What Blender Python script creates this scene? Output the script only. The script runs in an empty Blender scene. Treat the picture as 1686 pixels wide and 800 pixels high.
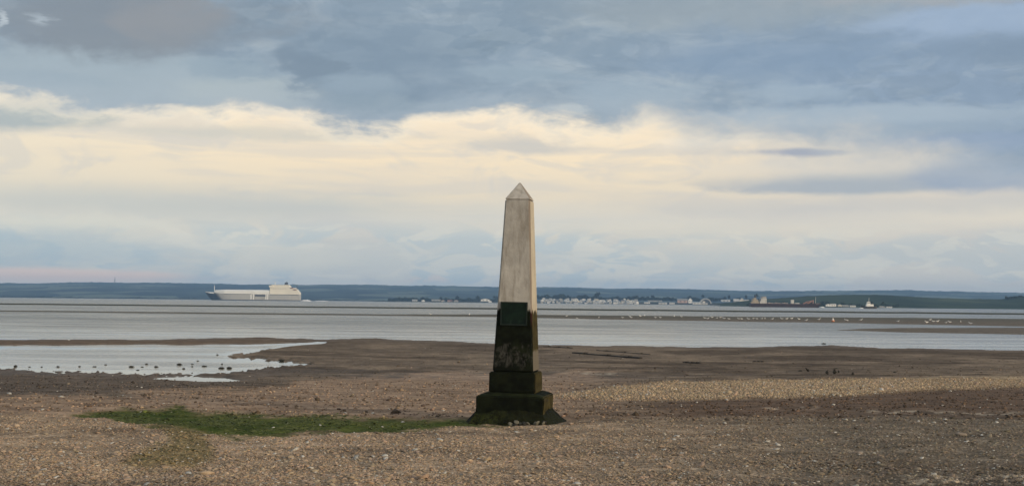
import bpy, bmesh, math, random
import numpy as np
from mathutils import Vector, Matrix, noise as mnoise

R = math.radians
random.seed(7)
rng = np.random.default_rng(11)
scene = bpy.context.scene

# ------------------------------------------------------------------ camera
F, CAMZ = 2300.0, 3.5                 # focal length in photo pixels (1686 wide), eye height above the water
CX, HORY, ROLL = 843.0, 496.5, 0.0101
PITCH = math.atan((HORY - 400.0) / F)
cam_data = bpy.data.cameras.new('camera')
cam_data.sensor_width = 36.0
cam_data.lens = 36.0 * F / 1686.0
cam_data.clip_start = 0.1
cam_data.clip_end = 60000.0
cam = bpy.data.objects.new('camera', cam_data)
scene.collection.objects.link(cam)
cam.location = (0, 0, CAMZ)
cam.matrix_world = (Matrix.Translation((0, 0, CAMZ)) @ Matrix.Rotation(R(90) + PITCH, 4, 'X')
                    @ Matrix.Rotation(ROLL, 4, 'Z'))
scene.camera = cam

# ------------------------------------------------------------------ colour management / render
scene.view_settings.view_transform = 'Standard'
scene.view_settings.look = 'None'
scene.view_settings.exposure = 0.0
scene.view_settings.gamma = 1.0
scene.view_settings.use_curve_mapping = False
scene.cycles.use_denoising = True
scene.cycles.max_bounces = 6
scene.cycles.volume_bounces = 1

SUN_AZ, SUN_EL = 128.0, 9.0          # clockwise from the view direction
BG = 0.1                              # world strength


def lin(r, g, b):
    f = lambda c: c / 12.92 if c <= 0.04045 else ((c + 0.055) / 1.055) ** 2.4
    return (f(r / 255.0), f(g / 255.0), f(b / 255.0))


# ------------------------------------------------------------------ node helper
class NT:
    def __init__(self, tree):
        self.t = tree
        self.n = tree.nodes
        self.l = tree.links
        self.n.clear()

    def node(self, kind, **kw):
        nd = self.n.new(kind)
        for k, v in kw.items():
            setattr(nd, k, v)
        return nd

    def put(self, sock, v):
        if isinstance(v, bpy.types.NodeSocket):
            self.l.new(v, sock)
        elif v is not None:
            if isinstance(v, tuple) and len(v) == 3 and sock.type == 'RGBA':
                v = v + (1.0,)
            sock.default_value = v

    def m(self, op, a, b=None, c=None, clamp=False):
        nd = self.node('ShaderNodeMath', operation=op, use_clamp=clamp)
        for i, v in enumerate((a, b, c)):
            if v is not None:
                self.put(nd.inputs[i], v)
        return nd.outputs[0]

    def add(self, a, b): return self.m('ADD', a, b)
    def sub(self, a, b): return self.m('SUBTRACT', a, b)
    def mul(self, a, b): return self.m('MULTIPLY', a, b)

    def step(self, v, lo, hi, a=0.0, b=1.0):
        nd = self.node('ShaderNodeMapRange', interpolation_type='SMOOTHSTEP')
        self.put(nd.inputs['Value'], v)
        for k, x in (('From Min', lo), ('From Max', hi), ('To Min', a), ('To Max', b)):
            self.put(nd.inputs[k], x)
        return nd.outputs[0]

    def mix(self, fac, a, b, blend='MIX'):
        nd = self.node('ShaderNodeMix', data_type='RGBA', blend_type=blend)
        self.put(nd.inputs[0], fac)
        self.put(nd.inputs[6], a)
        self.put(nd.inputs[7], b)
        return nd.outputs[2]

    def ramp(self, v, stops, interp='LINEAR'):
        nd = self.node('ShaderNodeValToRGB')
        cr = nd.color_ramp
        cr.interpolation = interp
        while len(cr.elements) > 1:
            cr.elements.remove(cr.elements[0])
        for i, (p, c) in enumerate(stops):
            e = cr.elements[0] if i == 0 else cr.elements.new(p)
            e.position = p
            if not isinstance(c, tuple):
                c = (c, c, c)
            e.color = c + (1.0,)
        self.put(nd.inputs[0], v)
        return nd.outputs[0]

    def vscale(self, vec, s):
        nd = self.node('ShaderNodeVectorMath', operation='MULTIPLY')
        self.put(nd.inputs[0], vec)
        nd.inputs[1].default_value = s
        return nd.outputs[0]

    def voff(self, vec, s):
        nd = self.node('ShaderNodeVectorMath', operation='ADD')
        self.put(nd.inputs[0], vec)
        self.put(nd.inputs[1], s)
        return nd.outputs[0]

    def noise(self, vec, scale=1.0, detail=4.0, rough=0.55, dist=0.0, lac=2.0, color=False):
        nd = self.node('ShaderNodeTexNoise')
        self.put(nd.inputs['Vector'], vec)
        nd.inputs['Scale'].default_value = scale
        nd.inputs['Detail'].default_value = detail
        nd.inputs['Roughness'].default_value = rough
        nd.inputs['Lacunarity'].default_value = lac
        nd.inputs['Distortion'].default_value = dist
        return nd.outputs['Color' if color else 'Fac']

    def voronoi(self, vec, scale, out='Distance', rnd=1.0):
        nd = self.node('ShaderNodeTexVoronoi')
        self.put(nd.inputs['Vector'], vec)
        nd.inputs['Scale'].default_value = scale
        nd.inputs['Randomness'].default_value = rnd
        return nd.outputs[out]

    def bump(self, h, strength, dist, normal=None):
        nd = self.node('ShaderNodeBump')
        self.put(nd.inputs['Height'], h)
        self.put(nd.inputs['Strength'], strength)
        nd.inputs['Distance'].default_value = dist
        if normal is not None:
            self.put(nd.inputs['Normal'], normal)
        return nd.outputs[0]

    def bsdf(self, color, rough=0.8, normal=None, spec=0.3, metal=0.0, **kw):
        nd = self.node('ShaderNodeBsdfPrincipled')
        self.put(nd.inputs['Base Color'], color)
        self.put(nd.inputs['Roughness'], rough)
        self.put(nd.inputs['Specular IOR Level'], spec)
        self.put(nd.inputs['Metallic'], metal)
        if normal is not None:
            self.put(nd.inputs['Normal'], normal)
        for k, v in kw.items():
            self.put(nd.inputs[k], v)
        out = self.node('ShaderNodeOutputMaterial')
        self.l.new(nd.outputs[0], out.inputs[0])
        return nd


# ------------------------------------------------------------------ world: broken cloud deck over a warm gap
world = bpy.data.worlds.new('World')
scene.world = world
world.use_nodes = True
W = NT(world.node_tree)
sky = W.node('ShaderNodeTexSky', sky_type='NISHITA', sun_disc=False)
sky.sun_elevation = R(SUN_EL)
sky.sun_rotation = R(SUN_AZ)
sky.air_density = 1.0
sky.dust_density = 2.0
dirv = W.node('ShaderNodeTexCoord').outputs['Generated']
sep = W.node('ShaderNodeSeparateXYZ')
W.put(sep.inputs[0], dirv)
dx, dy, dz = sep.outputs
az = W.mul(W.m('ARCTAN2', dx, dy), 57.29578)
el = W.mul(W.m('ARCSINE', dz), 57.29578)


def sn(S, kz, seed, detail=6.0, rough=0.55, dist=0.0):
    v = W.voff(W.vscale(dirv, (S, S, S * kz)), (seed * 3.7, seed * 1.9, seed * 5.3))
    return W.noise(v, 1.0, detail, rough, dist)


def c(r, g, b):
    x = lin(r, g, b)
    return x


n_big = W.sub(sn(7.0, 3.0, 1, 3.0), 0.5)
n_mid = W.sub(sn(18.0, 2.4, 2, 6.0, 0.60, 0.4), 0.5)
n_fine = W.sub(sn(46.0, 1.9, 3, 4.0, 0.62, 0.6), 0.5)
n_streak = sn(9.0, 13.0, 4, 5.0, 0.55, 0.3)
n_streak2 = sn(6.0, 9.0, 9, 6.0, 0.55, 0.4)
n_bil = sn(26.0, 3.0, 5, 5.0, 0.56, 0.7)
n_bil2 = sn(13.0, 2.4, 6, 5.0, 0.56, 0.9)
n_bil3 = sn(34.0, 2.6, 8, 4.0, 0.55, 0.5)

warp = W.add(W.mul(n_mid, 2.1), W.mul(n_fine, 0.8))
elw = W.add(el, warp)
azw = W.add(az, W.add(W.mul(n_big, 6.0), W.mul(n_mid, 6.0)))
right = W.step(az, 4.0, 17.0)
left = W.step(az, -6.0, -22.0)


def bank(col, px, py, rx, ry, rgb, alpha, st=0.6, sb=0.6, w=1.0, hs=0.7):
    """a bank of cloud around one direction, with its own softness at the upper and lower edge"""
    a0 = (px - CX) * 0.0249
    e0 = (HORY - (py - ROLL * (px - CX))) * 0.0249
    da = W.mul(W.m('ABSOLUTE', W.sub(azw, a0)), 1.0 / (rx * 0.0249))
    ee = W.add(el, W.mul(warp, w * min(1.0, ry / 45.0)))
    k = 1.0 / (ry * 0.0249)
    st, sb = st + 0.16, sb + 0.16
    # the bank thins towards its ends
    thin = W.mul(W.mul(da, da), 0.7)
    de = W.mul(W.sub(ee, e0), k)
    up = W.step(W.add(de, thin), 1.0 + st, 1.0 - st)
    dn = W.step(W.sub(de, thin), -1.0 - sb, -1.0 + sb)
    m_ = W.mul(W.mul(up, dn), W.step(da, 1.0 + hs, 1.0 - hs))
    return W.mix(W.mul(m_, alpha), col, c(*rgb))


def P(stops_px):                     # (px, py) -> ramp stops on azimuth, value = elevation / 20
    out = []
    for px, py in stops_px:
        a0 = (px - CX) * 0.0249
        e0 = (HORY - (py - ROLL * (px - CX))) * 0.0249
        out.append(((a0 + 30.0) / 60.0, e0 / 20.0))
    return out


azn = W.mul(W.add(az, 30.0), 1.0 / 60.0)
edge = W.mul(W.ramp(azn, P([(-200, 180), (0, 168), (70, 178), (150, 190), (250, 190), (330, 182), (430, 186), (510, 194), (550, 214), (650, 212),
                            (700, 194), (760, 187), (830, 190), (930, 198), (1000, 212), (1060, 196), (1150, 226), (1400, 244), (1560, 286),
                            (1686, 312), (1900, 312)]), 'LINEAR'), 20.0)
# the light beneath the deck
low = W.ramp(W.mul(W.add(el, W.mul(n_mid, 0.5)), 1 / 12.0), [
    (0.0, c(220, 215, 205)), (0.05, c(218, 214, 204)), (0.13, c(214, 212, 201)), (0.20, c(216, 211, 198)),
    (0.28, c(220, 214, 200)), (0.36, c(234, 219, 193)), (0.48, c(249, 228, 194)), (0.62, c(252, 232, 202)),
    (0.8, c(244, 233, 212))])
low = W.mix(W.mul(right, 0.62), low, c(219, 210, 197))
low = W.mix(W.mul(left, 0.35), low, c(224, 220, 204))
# soft stratus veils and pale billows low down
low = W.mix(W.mul(W.step(n_streak2, 0.44, 0.64), 0.42), low, c(204, 201, 196))
low = W.mix(W.mul(W.mul(W.step(n_bil2, 0.50, 0.62), W.step(el, 3.4, 4.6)), 0.45), low, c(208, 204, 197))
lowband = W.mul(W.step(el, 0.25, 0.9), W.step(el, 3.5, 2.4))
low = W.mix(W.mul(W.mul(W.step(n_bil2, 0.45, 0.53), lowband), W.sub(0.75, W.mul(right, 0.3))), low, c(188, 200, 202))
low = W.mix(W.mul(W.mul(W.step(n_bil, 0.49, 0.56), lowband), 0.75), low, c(228, 222, 206))
low = W.mix(W.mul(W.mul(W.step(n_streak, 0.5, 0.68), W.step(el, 4.2, 3.0)), 0.28), low, c(192, 196, 193))
low = bank(low, 330, 338, 420, 22, (196, 198, 192), 0.7, 0.9, 0.5, 0.5)
low = bank(low, 1650, 362, 330, 15, (234, 223, 202), 0.65, 0.8, 0.8)
low = bank(low, 1200, 380, 420, 14, (230, 220, 200), 0.55, 0.8, 0.8)
low = bank(low, 1160, 412, 170, 14, (220, 213, 198), 0.7, 0.4, 0.9)
low = bank(low, 1230, 435, 150, 12, (216, 212, 200), 0.6, 0.4, 0.9)
low = bank(low, 1560, 418, 260, 22, (194, 197, 194), 0.4, 0.7, 0.6)
low = bank(low, 140, 375, 190, 12, (222, 219, 204), 0.75, 0.5, 0.9)
low = bank(low, 90, 412, 260, 26, (174, 190, 196), 0.65, 0.5, 0.4)
low = bank(low, 330, 400, 150, 12, (218, 216, 204), 0.6, 0.35, 0.9)
low = bank(low, 480, 424, 95, 24, (218, 214, 200), 0.85, 0.3, 0.5, 0.8)
low = bank(low, 90, 455, 250, 11, (244, 214, 194), 0.95, 0.35, 0.6, 0.25)
low = bank(low, 715, 459, 18, 6, (228, 212, 198), 0.8, 0.4, 0.7, 0.5)
low = bank(low, 730, 420, 300, 24, (196, 200, 197), 0.45, 0.7, 0.7)
# veils just under the deck
low = bank(low, 420, 226, 260, 10, (206, 202, 190), 0.7, 0.7, 0.5)
low = bank(low, 60, 208, 130, 20, (172, 180, 180), 0.95, 0.5, 0.35)
low = bank(low, 830, 240, 130, 14, (204, 199, 190), 0.85, 0.7, 0.35)
low = bank(low, 1120, 238, 60, 8, (244, 230, 208), 0.7, 0.5, 0.8)
low = bank(low, 1275, 256, 112, 7, (158, 163, 178), 0.95, 0.35, 0.5, 0.6)
low = bank(low, 1380, 308, 240, 18, (166, 174, 182), 0.9, 0.9, 0.18, 0.35)
low = bank(low, 1640, 300, 150, 26, (150, 164, 184), 0.85, 0.5, 0.3, 0.5)
low = bank(low, 1480, 345, 330, 14, (196, 195, 192), 0.5, 0.9, 0.7)
low = bank(low, 1300, 282, 220, 14, (220, 212, 198), 0.6, 0.7, 0.7)

# the deck itself: several layers
deckc = W.ramp(sn(9.0, 3.2, 7, 6.0, 0.58, 0.9), [
    (0.30, c(122, 139, 154)), (0.42, c(133, 150, 166)), (0.52, c(143, 159, 174)), (0.62, c(157, 170, 181)),
    (0.72, c(174, 184, 189))])
deckc = W.mix(W.mul(W.step(n_bil2, 0.46, 0.54), 0.40), deckc, c(122, 140, 157))
deckc = W.mix(W.mul(right, 0.45), deckc, c(142, 161, 186))
deckc = W.mix(W.mul(W.step(n_bil3, 0.52, 0.60), 0.22), deckc, c(172, 184, 192))
deckc = W.mix(W.mul(W.step(n_bil, 0.47, 0.39), 0.25), deckc, c(118, 134, 150))
deckc = W.mix(W.mul(W.step(el, 9.0, 14.0), 0.30), deckc, c(132, 147, 160))
deckc = bank(deckc, 200, 140, 330, 46, (162, 175, 183), 0.85, 0.25, 0.6)
deckc = bank(deckc, 60, 150, 130, 12, (148, 164, 176), 0.7, 0.3, 0.5)
deckc = bank(deckc, 200, 52, 260, 62, (129, 137, 146), 0.92, 0.6, 0.22)
deckc = bank(deckc, 300, 45, 90, 40, (144, 146, 150), 0.75, 0.8, 0.7)
deckc = bank(deckc, 400, 122, 75, 16, (148, 164, 176), 0.7, 0.2, 0.5)
deckc = bank(deckc, 430, 160, 130, 22, (174, 184, 186), 0.75, 0.25, 0.7)
deckc = bank(deckc, 620, 120, 160, 75, (126, 143, 160), 0.7, 0.6, 0.35)
deckc = bank(deckc, 515, 110, 38, 46, (120, 136, 152), 0.8, 0.6, 0.2)
deckc = bank(deckc, 600, 142, 90, 16, (148, 164, 177), 0.75, 0.2, 0.8)
deckc = bank(deckc, 640, 172, 110, 14, (144, 160, 172), 0.6, 0.3, 0.8)
deckc = bank(deckc, 840, 122, 130, 15, (154, 170, 182), 0.65, 0.2, 0.9)
deckc = bank(deckc, 1020, 160, 95, 30, (160, 175, 187), 0.7, 0.3, 0.8)
deckc = bank(deckc, 905, 182, 40, 9, (198, 202, 200), 0.8, 0.3, 0.6)
deckc = bank(deckc, 1230, 20, 300, 34, (152, 162, 168), 0.65, 0.8, 0.5)
deckc = bank(deckc, 1560, 14, 260, 24, (164, 167, 170), 0.75, 0.8, 0.3)
deckc = bank(deckc, 1580, 62, 190, 24, (158, 177, 201), 0.7, 0.25, 0.7)
deckc = bank(deckc, 1640, 108, 150, 20, (126, 144, 164), 0.8, 0.6, 0.25)
deckc = bank(deckc, 1270, 110, 250, 40, (128, 149, 173), 0.6, 0.8, 0.4)
deckc = bank(deckc, 1310, 160, 110, 14, (160, 176, 190), 0.65, 0.25, 0.8)
deckc = bank(deckc, 1390, 205, 330, 22, (166, 180, 192), 0.85, 0.2, 0.7, 0.6)
deckc = bank(deckc, 1440, 222, 260, 9, (148, 164, 180), 0.7, 0.6, 0.4)
deckc = bank(deckc, 1580, 246, 200, 14, (146, 162, 184), 0.75, 0.4, 0.5)
deckc = bank(deckc, 8, 64, 11, 14, (204, 212, 216), 0.6, 0.9, 0.7, 1.3, 0.9)
deckc = bank(deckc, 74, 60, 16, 8, (184, 195, 203), 0.55, 0.9, 0.7, 1.5, 0.9)
# overhead, out of view, the deck is brightened and greyed to light the ground
deckc = W.mix(W.step(el, 15.0, 55.0), deckc, c(186, 187, 188))
n_edge = W.sub(elw, edge)
wdt = W.add(0.42, W.mul(W.step(az, 2.5, 9.0), 0.85))
deckc = W.mix(W.mul(W.step(n_edge, 1.6, 0.1), 0.50), deckc, c(172, 182, 190))
deck = W.step(n_edge, W.mul(wdt, -1.0), wdt)
rim = W.mul(W.step(n_edge, -0.8, -0.1), W.step(n_edge, 0.35, 0.0))
low = W.mix(W.mul(rim, W.sub(0.40, W.mul(right, 0.3))), low, c(252, 240, 216))
cloud = W.mix(deck, low, deckc)
# haze-free lower hemisphere: the same horizon tone, darker (it only ever lights undersides)
cloud = W.mix(W.step(dz, 0.0, -0.05), cloud, c(120, 118, 112))
gain = W.vscale(cloud, (1.14 / BG, 1.14 / BG, 1.14 / BG))
skymix = W.mix(0.94, sky.outputs[0], gain)
bgn = W.node('ShaderNodeBackground')
W.put(bgn.inputs[0], skymix)
bgn.inputs[1].default_value = BG
wo = W.node('ShaderNodeOutputWorld')
W.l.new(bgn.outputs[0], wo.inputs[0])

# ------------------------------------------------------------------ sun: weak and veiled, low on the right
sd = bpy.data.lights.new('sun', 'SUN')
sd.energy = 2.9
sd.angle = R(14)
sd.color = (1.0, 0.82, 0.58)
sun = bpy.data.objects.new('sun', sd)
scene.collection.objects.link(sun)
s = Vector((math.sin(R(SUN_AZ)) * math.cos(R(SUN_EL)), math.cos(R(SUN_AZ)) * math.cos(R(SUN_EL)), math.sin(R(SUN_EL))))
sun.rotation_euler = s.to_track_quat('Z', 'Y').to_euler()
sun.location = (40, -20, 30)


# ------------------------------------------------------------------ object helpers
def link(o, parent=None):
    scene.collection.objects.link(o)
    if parent is not None:
        o.parent = parent
    return o


def tag(o, label=None, cat=None, group=None, kind=None):
    if label: o['label'] = label
    if cat: o['category'] = cat
    if group: o['group'] = group
    if kind: o['kind'] = kind
    return o


def empty(name, loc=(0, 0, 0), rz=0.0):
    o = bpy.data.objects.new(name, None)
    o.empty_display_size = 0.5
    o.location = loc
    o.rotation_euler = (0, 0, rz)
    return link(o)


def mesh_obj(name, verts, faces, mat, parent=None, smooth=False, loc=None):
    me = bpy.data.meshes.new(name)
    me.from_pydata([tuple(v) for v in verts], [], [tuple(f) for f in faces])
    me.materials.append(mat)
    if smooth:
        me.polygons.foreach_set('use_smooth', [True] * len(me.polygons))
    me.update()
    o = bpy.data.objects.new(name, me)
    if loc is not None:
        o.location = loc
    return link(o, parent)


def tri_mesh(name, V, T, mat, cols=None, parent=None, smooth=False):
    """fast triangle mesh from numpy arrays, optional per-vertex colour"""
    me = bpy.data.meshes.new(name)
    me.vertices.add(len(V))
    me.vertices.foreach_set('co', V.astype(np.float32).ravel())
    me.loops.add(T.size)
    me.loops.foreach_set('vertex_index', T.astype(np.int32).ravel())
    k = T.shape[1]
    me.polygons.add(len(T))
    me.polygons.foreach_set('loop_start', np.arange(0, T.size, k, dtype=np.int32))
    me.polygons.foreach_set('loop_total', np.full(len(T), k, dtype=np.int32))
    if smooth:
        me.polygons.foreach_set('use_smooth', np.ones(len(T), dtype=bool))
    me.update(calc_edges=True)
    if cols is not None:
        at = me.color_attributes.new('tint', 'FLOAT_COLOR', 'POINT')
        at.data.foreach_set('color', np.concatenate([cols, np.ones((len(cols), 1))], 1).astype(np.float32).ravel())
    me.materials.append(mat)
    o = bpy.data.objects.new(name, me)
    return link(o, parent)


class MB:
    """collects simple solids into one mesh"""
    def __init__(self): self.v, self.f = [], []

    def add(self, vs, fs):
        b = len(self.v)
        self.v += [tuple(q) for q in vs]
        self.f += [tuple(b + i for i in f) for f in fs]
        return self

    def box(self, x0, x1, y0, y1, z0, z1, tx=0.0, ty=0.0):
        self.add([(x0, y0, z0), (x1, y0, z0), (x1, y1, z0), (x0, y1, z0),
                  (x0 + tx, y0 + ty, z1), (x1 - tx, y0 + ty, z1), (x1 - tx, y1 - ty, z1), (x0 + tx, y1 - ty, z1)],
                 [(0, 3, 2, 1), (4, 5, 6, 7), (0, 1, 5, 4), (1, 2, 6, 5), (2, 3, 7, 6), (3, 0, 4, 7)])
        return self

    def tube(self, p0, p1, r0, r1=None, n=8):
        r1 = r0 if r1 is None else r1
        p0, p1 = Vector(p0), Vector(p1)
        d = (p1 - p0).normalized()
        u = d.orthogonal().normalized()
        w = d.cross(u)
        vs = []
        for p, r in ((p0, r0), (p1, r1)):
            for i in range(n):
                a = 2 * math.pi * i / n
                vs.append(p + u * (r * math.cos(a)) + w * (r * math.sin(a)))
        fs = [(i, (i + 1) % n, n + (i + 1) % n, n + i) for i in range(n)]
        fs += [tuple(range(n))[::-1], tuple(range(n, 2 * n))]
        return self.add(vs, fs)

    def loft(self, rings, cap=True, closed=True):
        n = len(rings[0])
        vs = [p for r in rings for p in r]
        fs = []
        for k in range(len(rings) - 1):
            for i in range(n if closed else n - 1):
                j = (i + 1) % n
                fs.append((k * n + i, k * n + j, (k + 1) * n + j, (k + 1) * n + i))
        if cap:
            fs.append(tuple(range(n))[::-1])
            fs.append(tuple(range((len(rings) - 1) * n, len(rings) * n)))
        return self.add(vs, fs)

    def prism(self, prof, y0, y1):          # profile in x,z extruded along y
        n = len(prof)
        vs = [(x, y0, z) for x, z in prof] + [(x, y1, z) for x, z in prof]
        fs = [tuple(range(n)), tuple(range(n, 2 * n))[::-1]]
        fs += [(i, n + i, n + (i + 1) % n, (i + 1) % n) for i in range(n)]
        return self.add(vs, fs)

    def build(self, name, mat, parent=None, smooth=False):
        return mesh_obj(name, self.v, self.f, mat, parent, smooth)


def bevel(o, w, seg=1):
    bm = bmesh.new()
    bm.from_mesh(o.data)
    bmesh.ops.recalc_face_normals(bm, faces=bm.faces)
    bmesh.ops.bevel(bm, geom=list(bm.edges), offset=w, segments=seg, affect='EDGES', clamp_overlap=True)
    bm.to_mesh(o.data)
    bm.free()
    return o


def material(name):
    m = bpy.data.materials.new(name)
    m.use_nodes = True
    return m, NT(m.node_tree)


def simple_mat(name, col, rough=0.7, var=0.15, scale=1.0, spec=0.3):
    m, t = material(name)
    co = t.node('ShaderNodeTexCoord').outputs['Object']
    n = t.noise(co, scale, 4.0, 0.6)
    a = tuple(x * (1 - var) for x in col)
    b = tuple(min(1.0, x * (1 + var)) for x in col)
    t.bsdf(t.mix(t.step(n, 0.3, 0.7), a, b), rough, spec=spec)
    return m


def copy_tree(o, parent=None):
    k = o.copy()
    link(k)
    k.parent = parent
    for ch in o.children:
        copy_tree(ch, k)
    return k


# ------------------------------------------------------------------ numpy noise
def vnoise(x, y, seed=0):
    xi, yi = np.floor(x).astype(np.int64), np.floor(y).astype(np.int64)
    fx, fy = x - xi, y - yi
    fx, fy = fx * fx * (3 - 2 * fx), fy * fy * (3 - 2 * fy)

    def h(a, b):
        k = (a * 374761393 + b * 668265263 + seed * 1442695041) & 0xFFFFFFFF
        k = ((k ^ (k >> 13)) * 1274126177) & 0xFFFFFFFF
        return ((k ^ (k >> 16)) & 0xFFFF) / 65535.0
    a, b, cc, d = h(xi, yi), h(xi + 1, yi), h(xi, yi + 1), h(xi + 1, yi + 1)
    return (a * (1 - fx) + b * fx) * (1 - fy) + (cc * (1 - fx) + d * fx) * fy - 0.5


def fbm(x, y, seed=0, oct=4):
    s, a, t = 0.0, 1.0, 0.0
    for i in range(oct):
        s = s + a * vnoise(x * 2 ** i, y * 2 ** i, seed + i * 17)
        t += a
        a *= 0.55
    return s / t * 1.6


def sstep(v, lo, hi):
    t = np.clip((v - lo) / (hi - lo), 0, 1)
    return t * t * (3 - 2 * t)


def raw(pts):                        # photo points -> roll-corrected
    return [(x, y - ROLL * (x - CX)) for x, y in pts]


def sdf(px, py, poly):
    """signed distance (photo px), negative inside"""
    d = np.full(px.shape, 1e9)
    inside = np.zeros(px.shape, bool)
    n = len(poly)
    for i in range(n):
        x0, y0 = poly[i]
        x1, y1 = poly[(i + 1) % n]
        ex, ey = x1 - x0, y1 - y0
        t = np.clip(((px - x0) * ex + (py - y0) * ey) / (ex * ex + ey * ey + 1e-9), 0, 1)
        d = np.minimum(d, np.hypot(px - x0 - t * ex, py - y0 - t * ey))
        cr = ((y0 > py) != (y1 > py)) & (px < ex * (py - y0) / (ey + 1e-12) + x0)
        inside ^= cr
    return np.where(inside, -d, d)


def curve(px, pts):
    p = raw(pts)
    return np.interp(px, [a for a, _ in p], [b for _, b in p])


# ------------------------------------------------------------------ the foreshore: heights and ground cover
PD = [0, 12, 20, 30, 36, 45, 53, 59, 63, 80, 108, 118, 130, 160, 300, 700, 2000, 20000]
PZ = [1.5, 1.18, 1.04, 1.0, 0.90, 0.60, 0.30, 0.10, 0.045, 0.06, 0.08, 0.08, 0.06, 0.0, -0.2, -0.5, -1.2, -1.5]
POOL = raw([(-260, 566), (0, 567), (200, 566), (320, 566), (420, 565), (480, 563), (540, 561.5), (536, 563.5), (480, 567.5),
            (452, 571), (430, 576), (405, 580), (378, 583.5), (384, 585.5), (415, 587), (455, 590), (500, 593.5),
            (516, 597), (505, 600.5), (450, 604), (400, 610), (362, 613.5), (250, 614.5), (170, 611.5), (60, 608), (0, 605),
            (-260, 600)])
PUDDLE = raw([(244, 620.5), (262, 618.5), (310, 617.5), (370, 619), (425, 624), (380, 625.5), (300, 624.5), (262, 622.5)])
ALGAE = raw([(98, 684), (140, 679), (185, 675), (212, 671.5), (250, 672), (300, 668), (322, 674), (400, 678), (500, 682),
             (560, 683.5), (640, 685), (710, 687), (765, 686), (850, 690), (880, 694), (800, 697), (765, 701), (700, 706),
             (600, 708), (520, 711), (430, 716), (370, 717), (335, 712), (290, 704), (230, 697), (170, 690), (110, 687)])
OLIVE = raw([(270, 700), (345, 708), (352, 730), (362, 752), (325, 764), (250, 768), (205, 762), (232, 742), (285, 728)])
SHORE = [(-400, 556), (0, 557), (200, 557), (330, 556.5), (430, 554.5), (480, 556.5), (540, 557), (620, 555), (660, 558),
         (800, 563), (900, 566), (1000, 567.5), (1200, 570), (1330, 568), (1365, 566.5), (1450, 571), (1686, 575), (2100, 579)]


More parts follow.
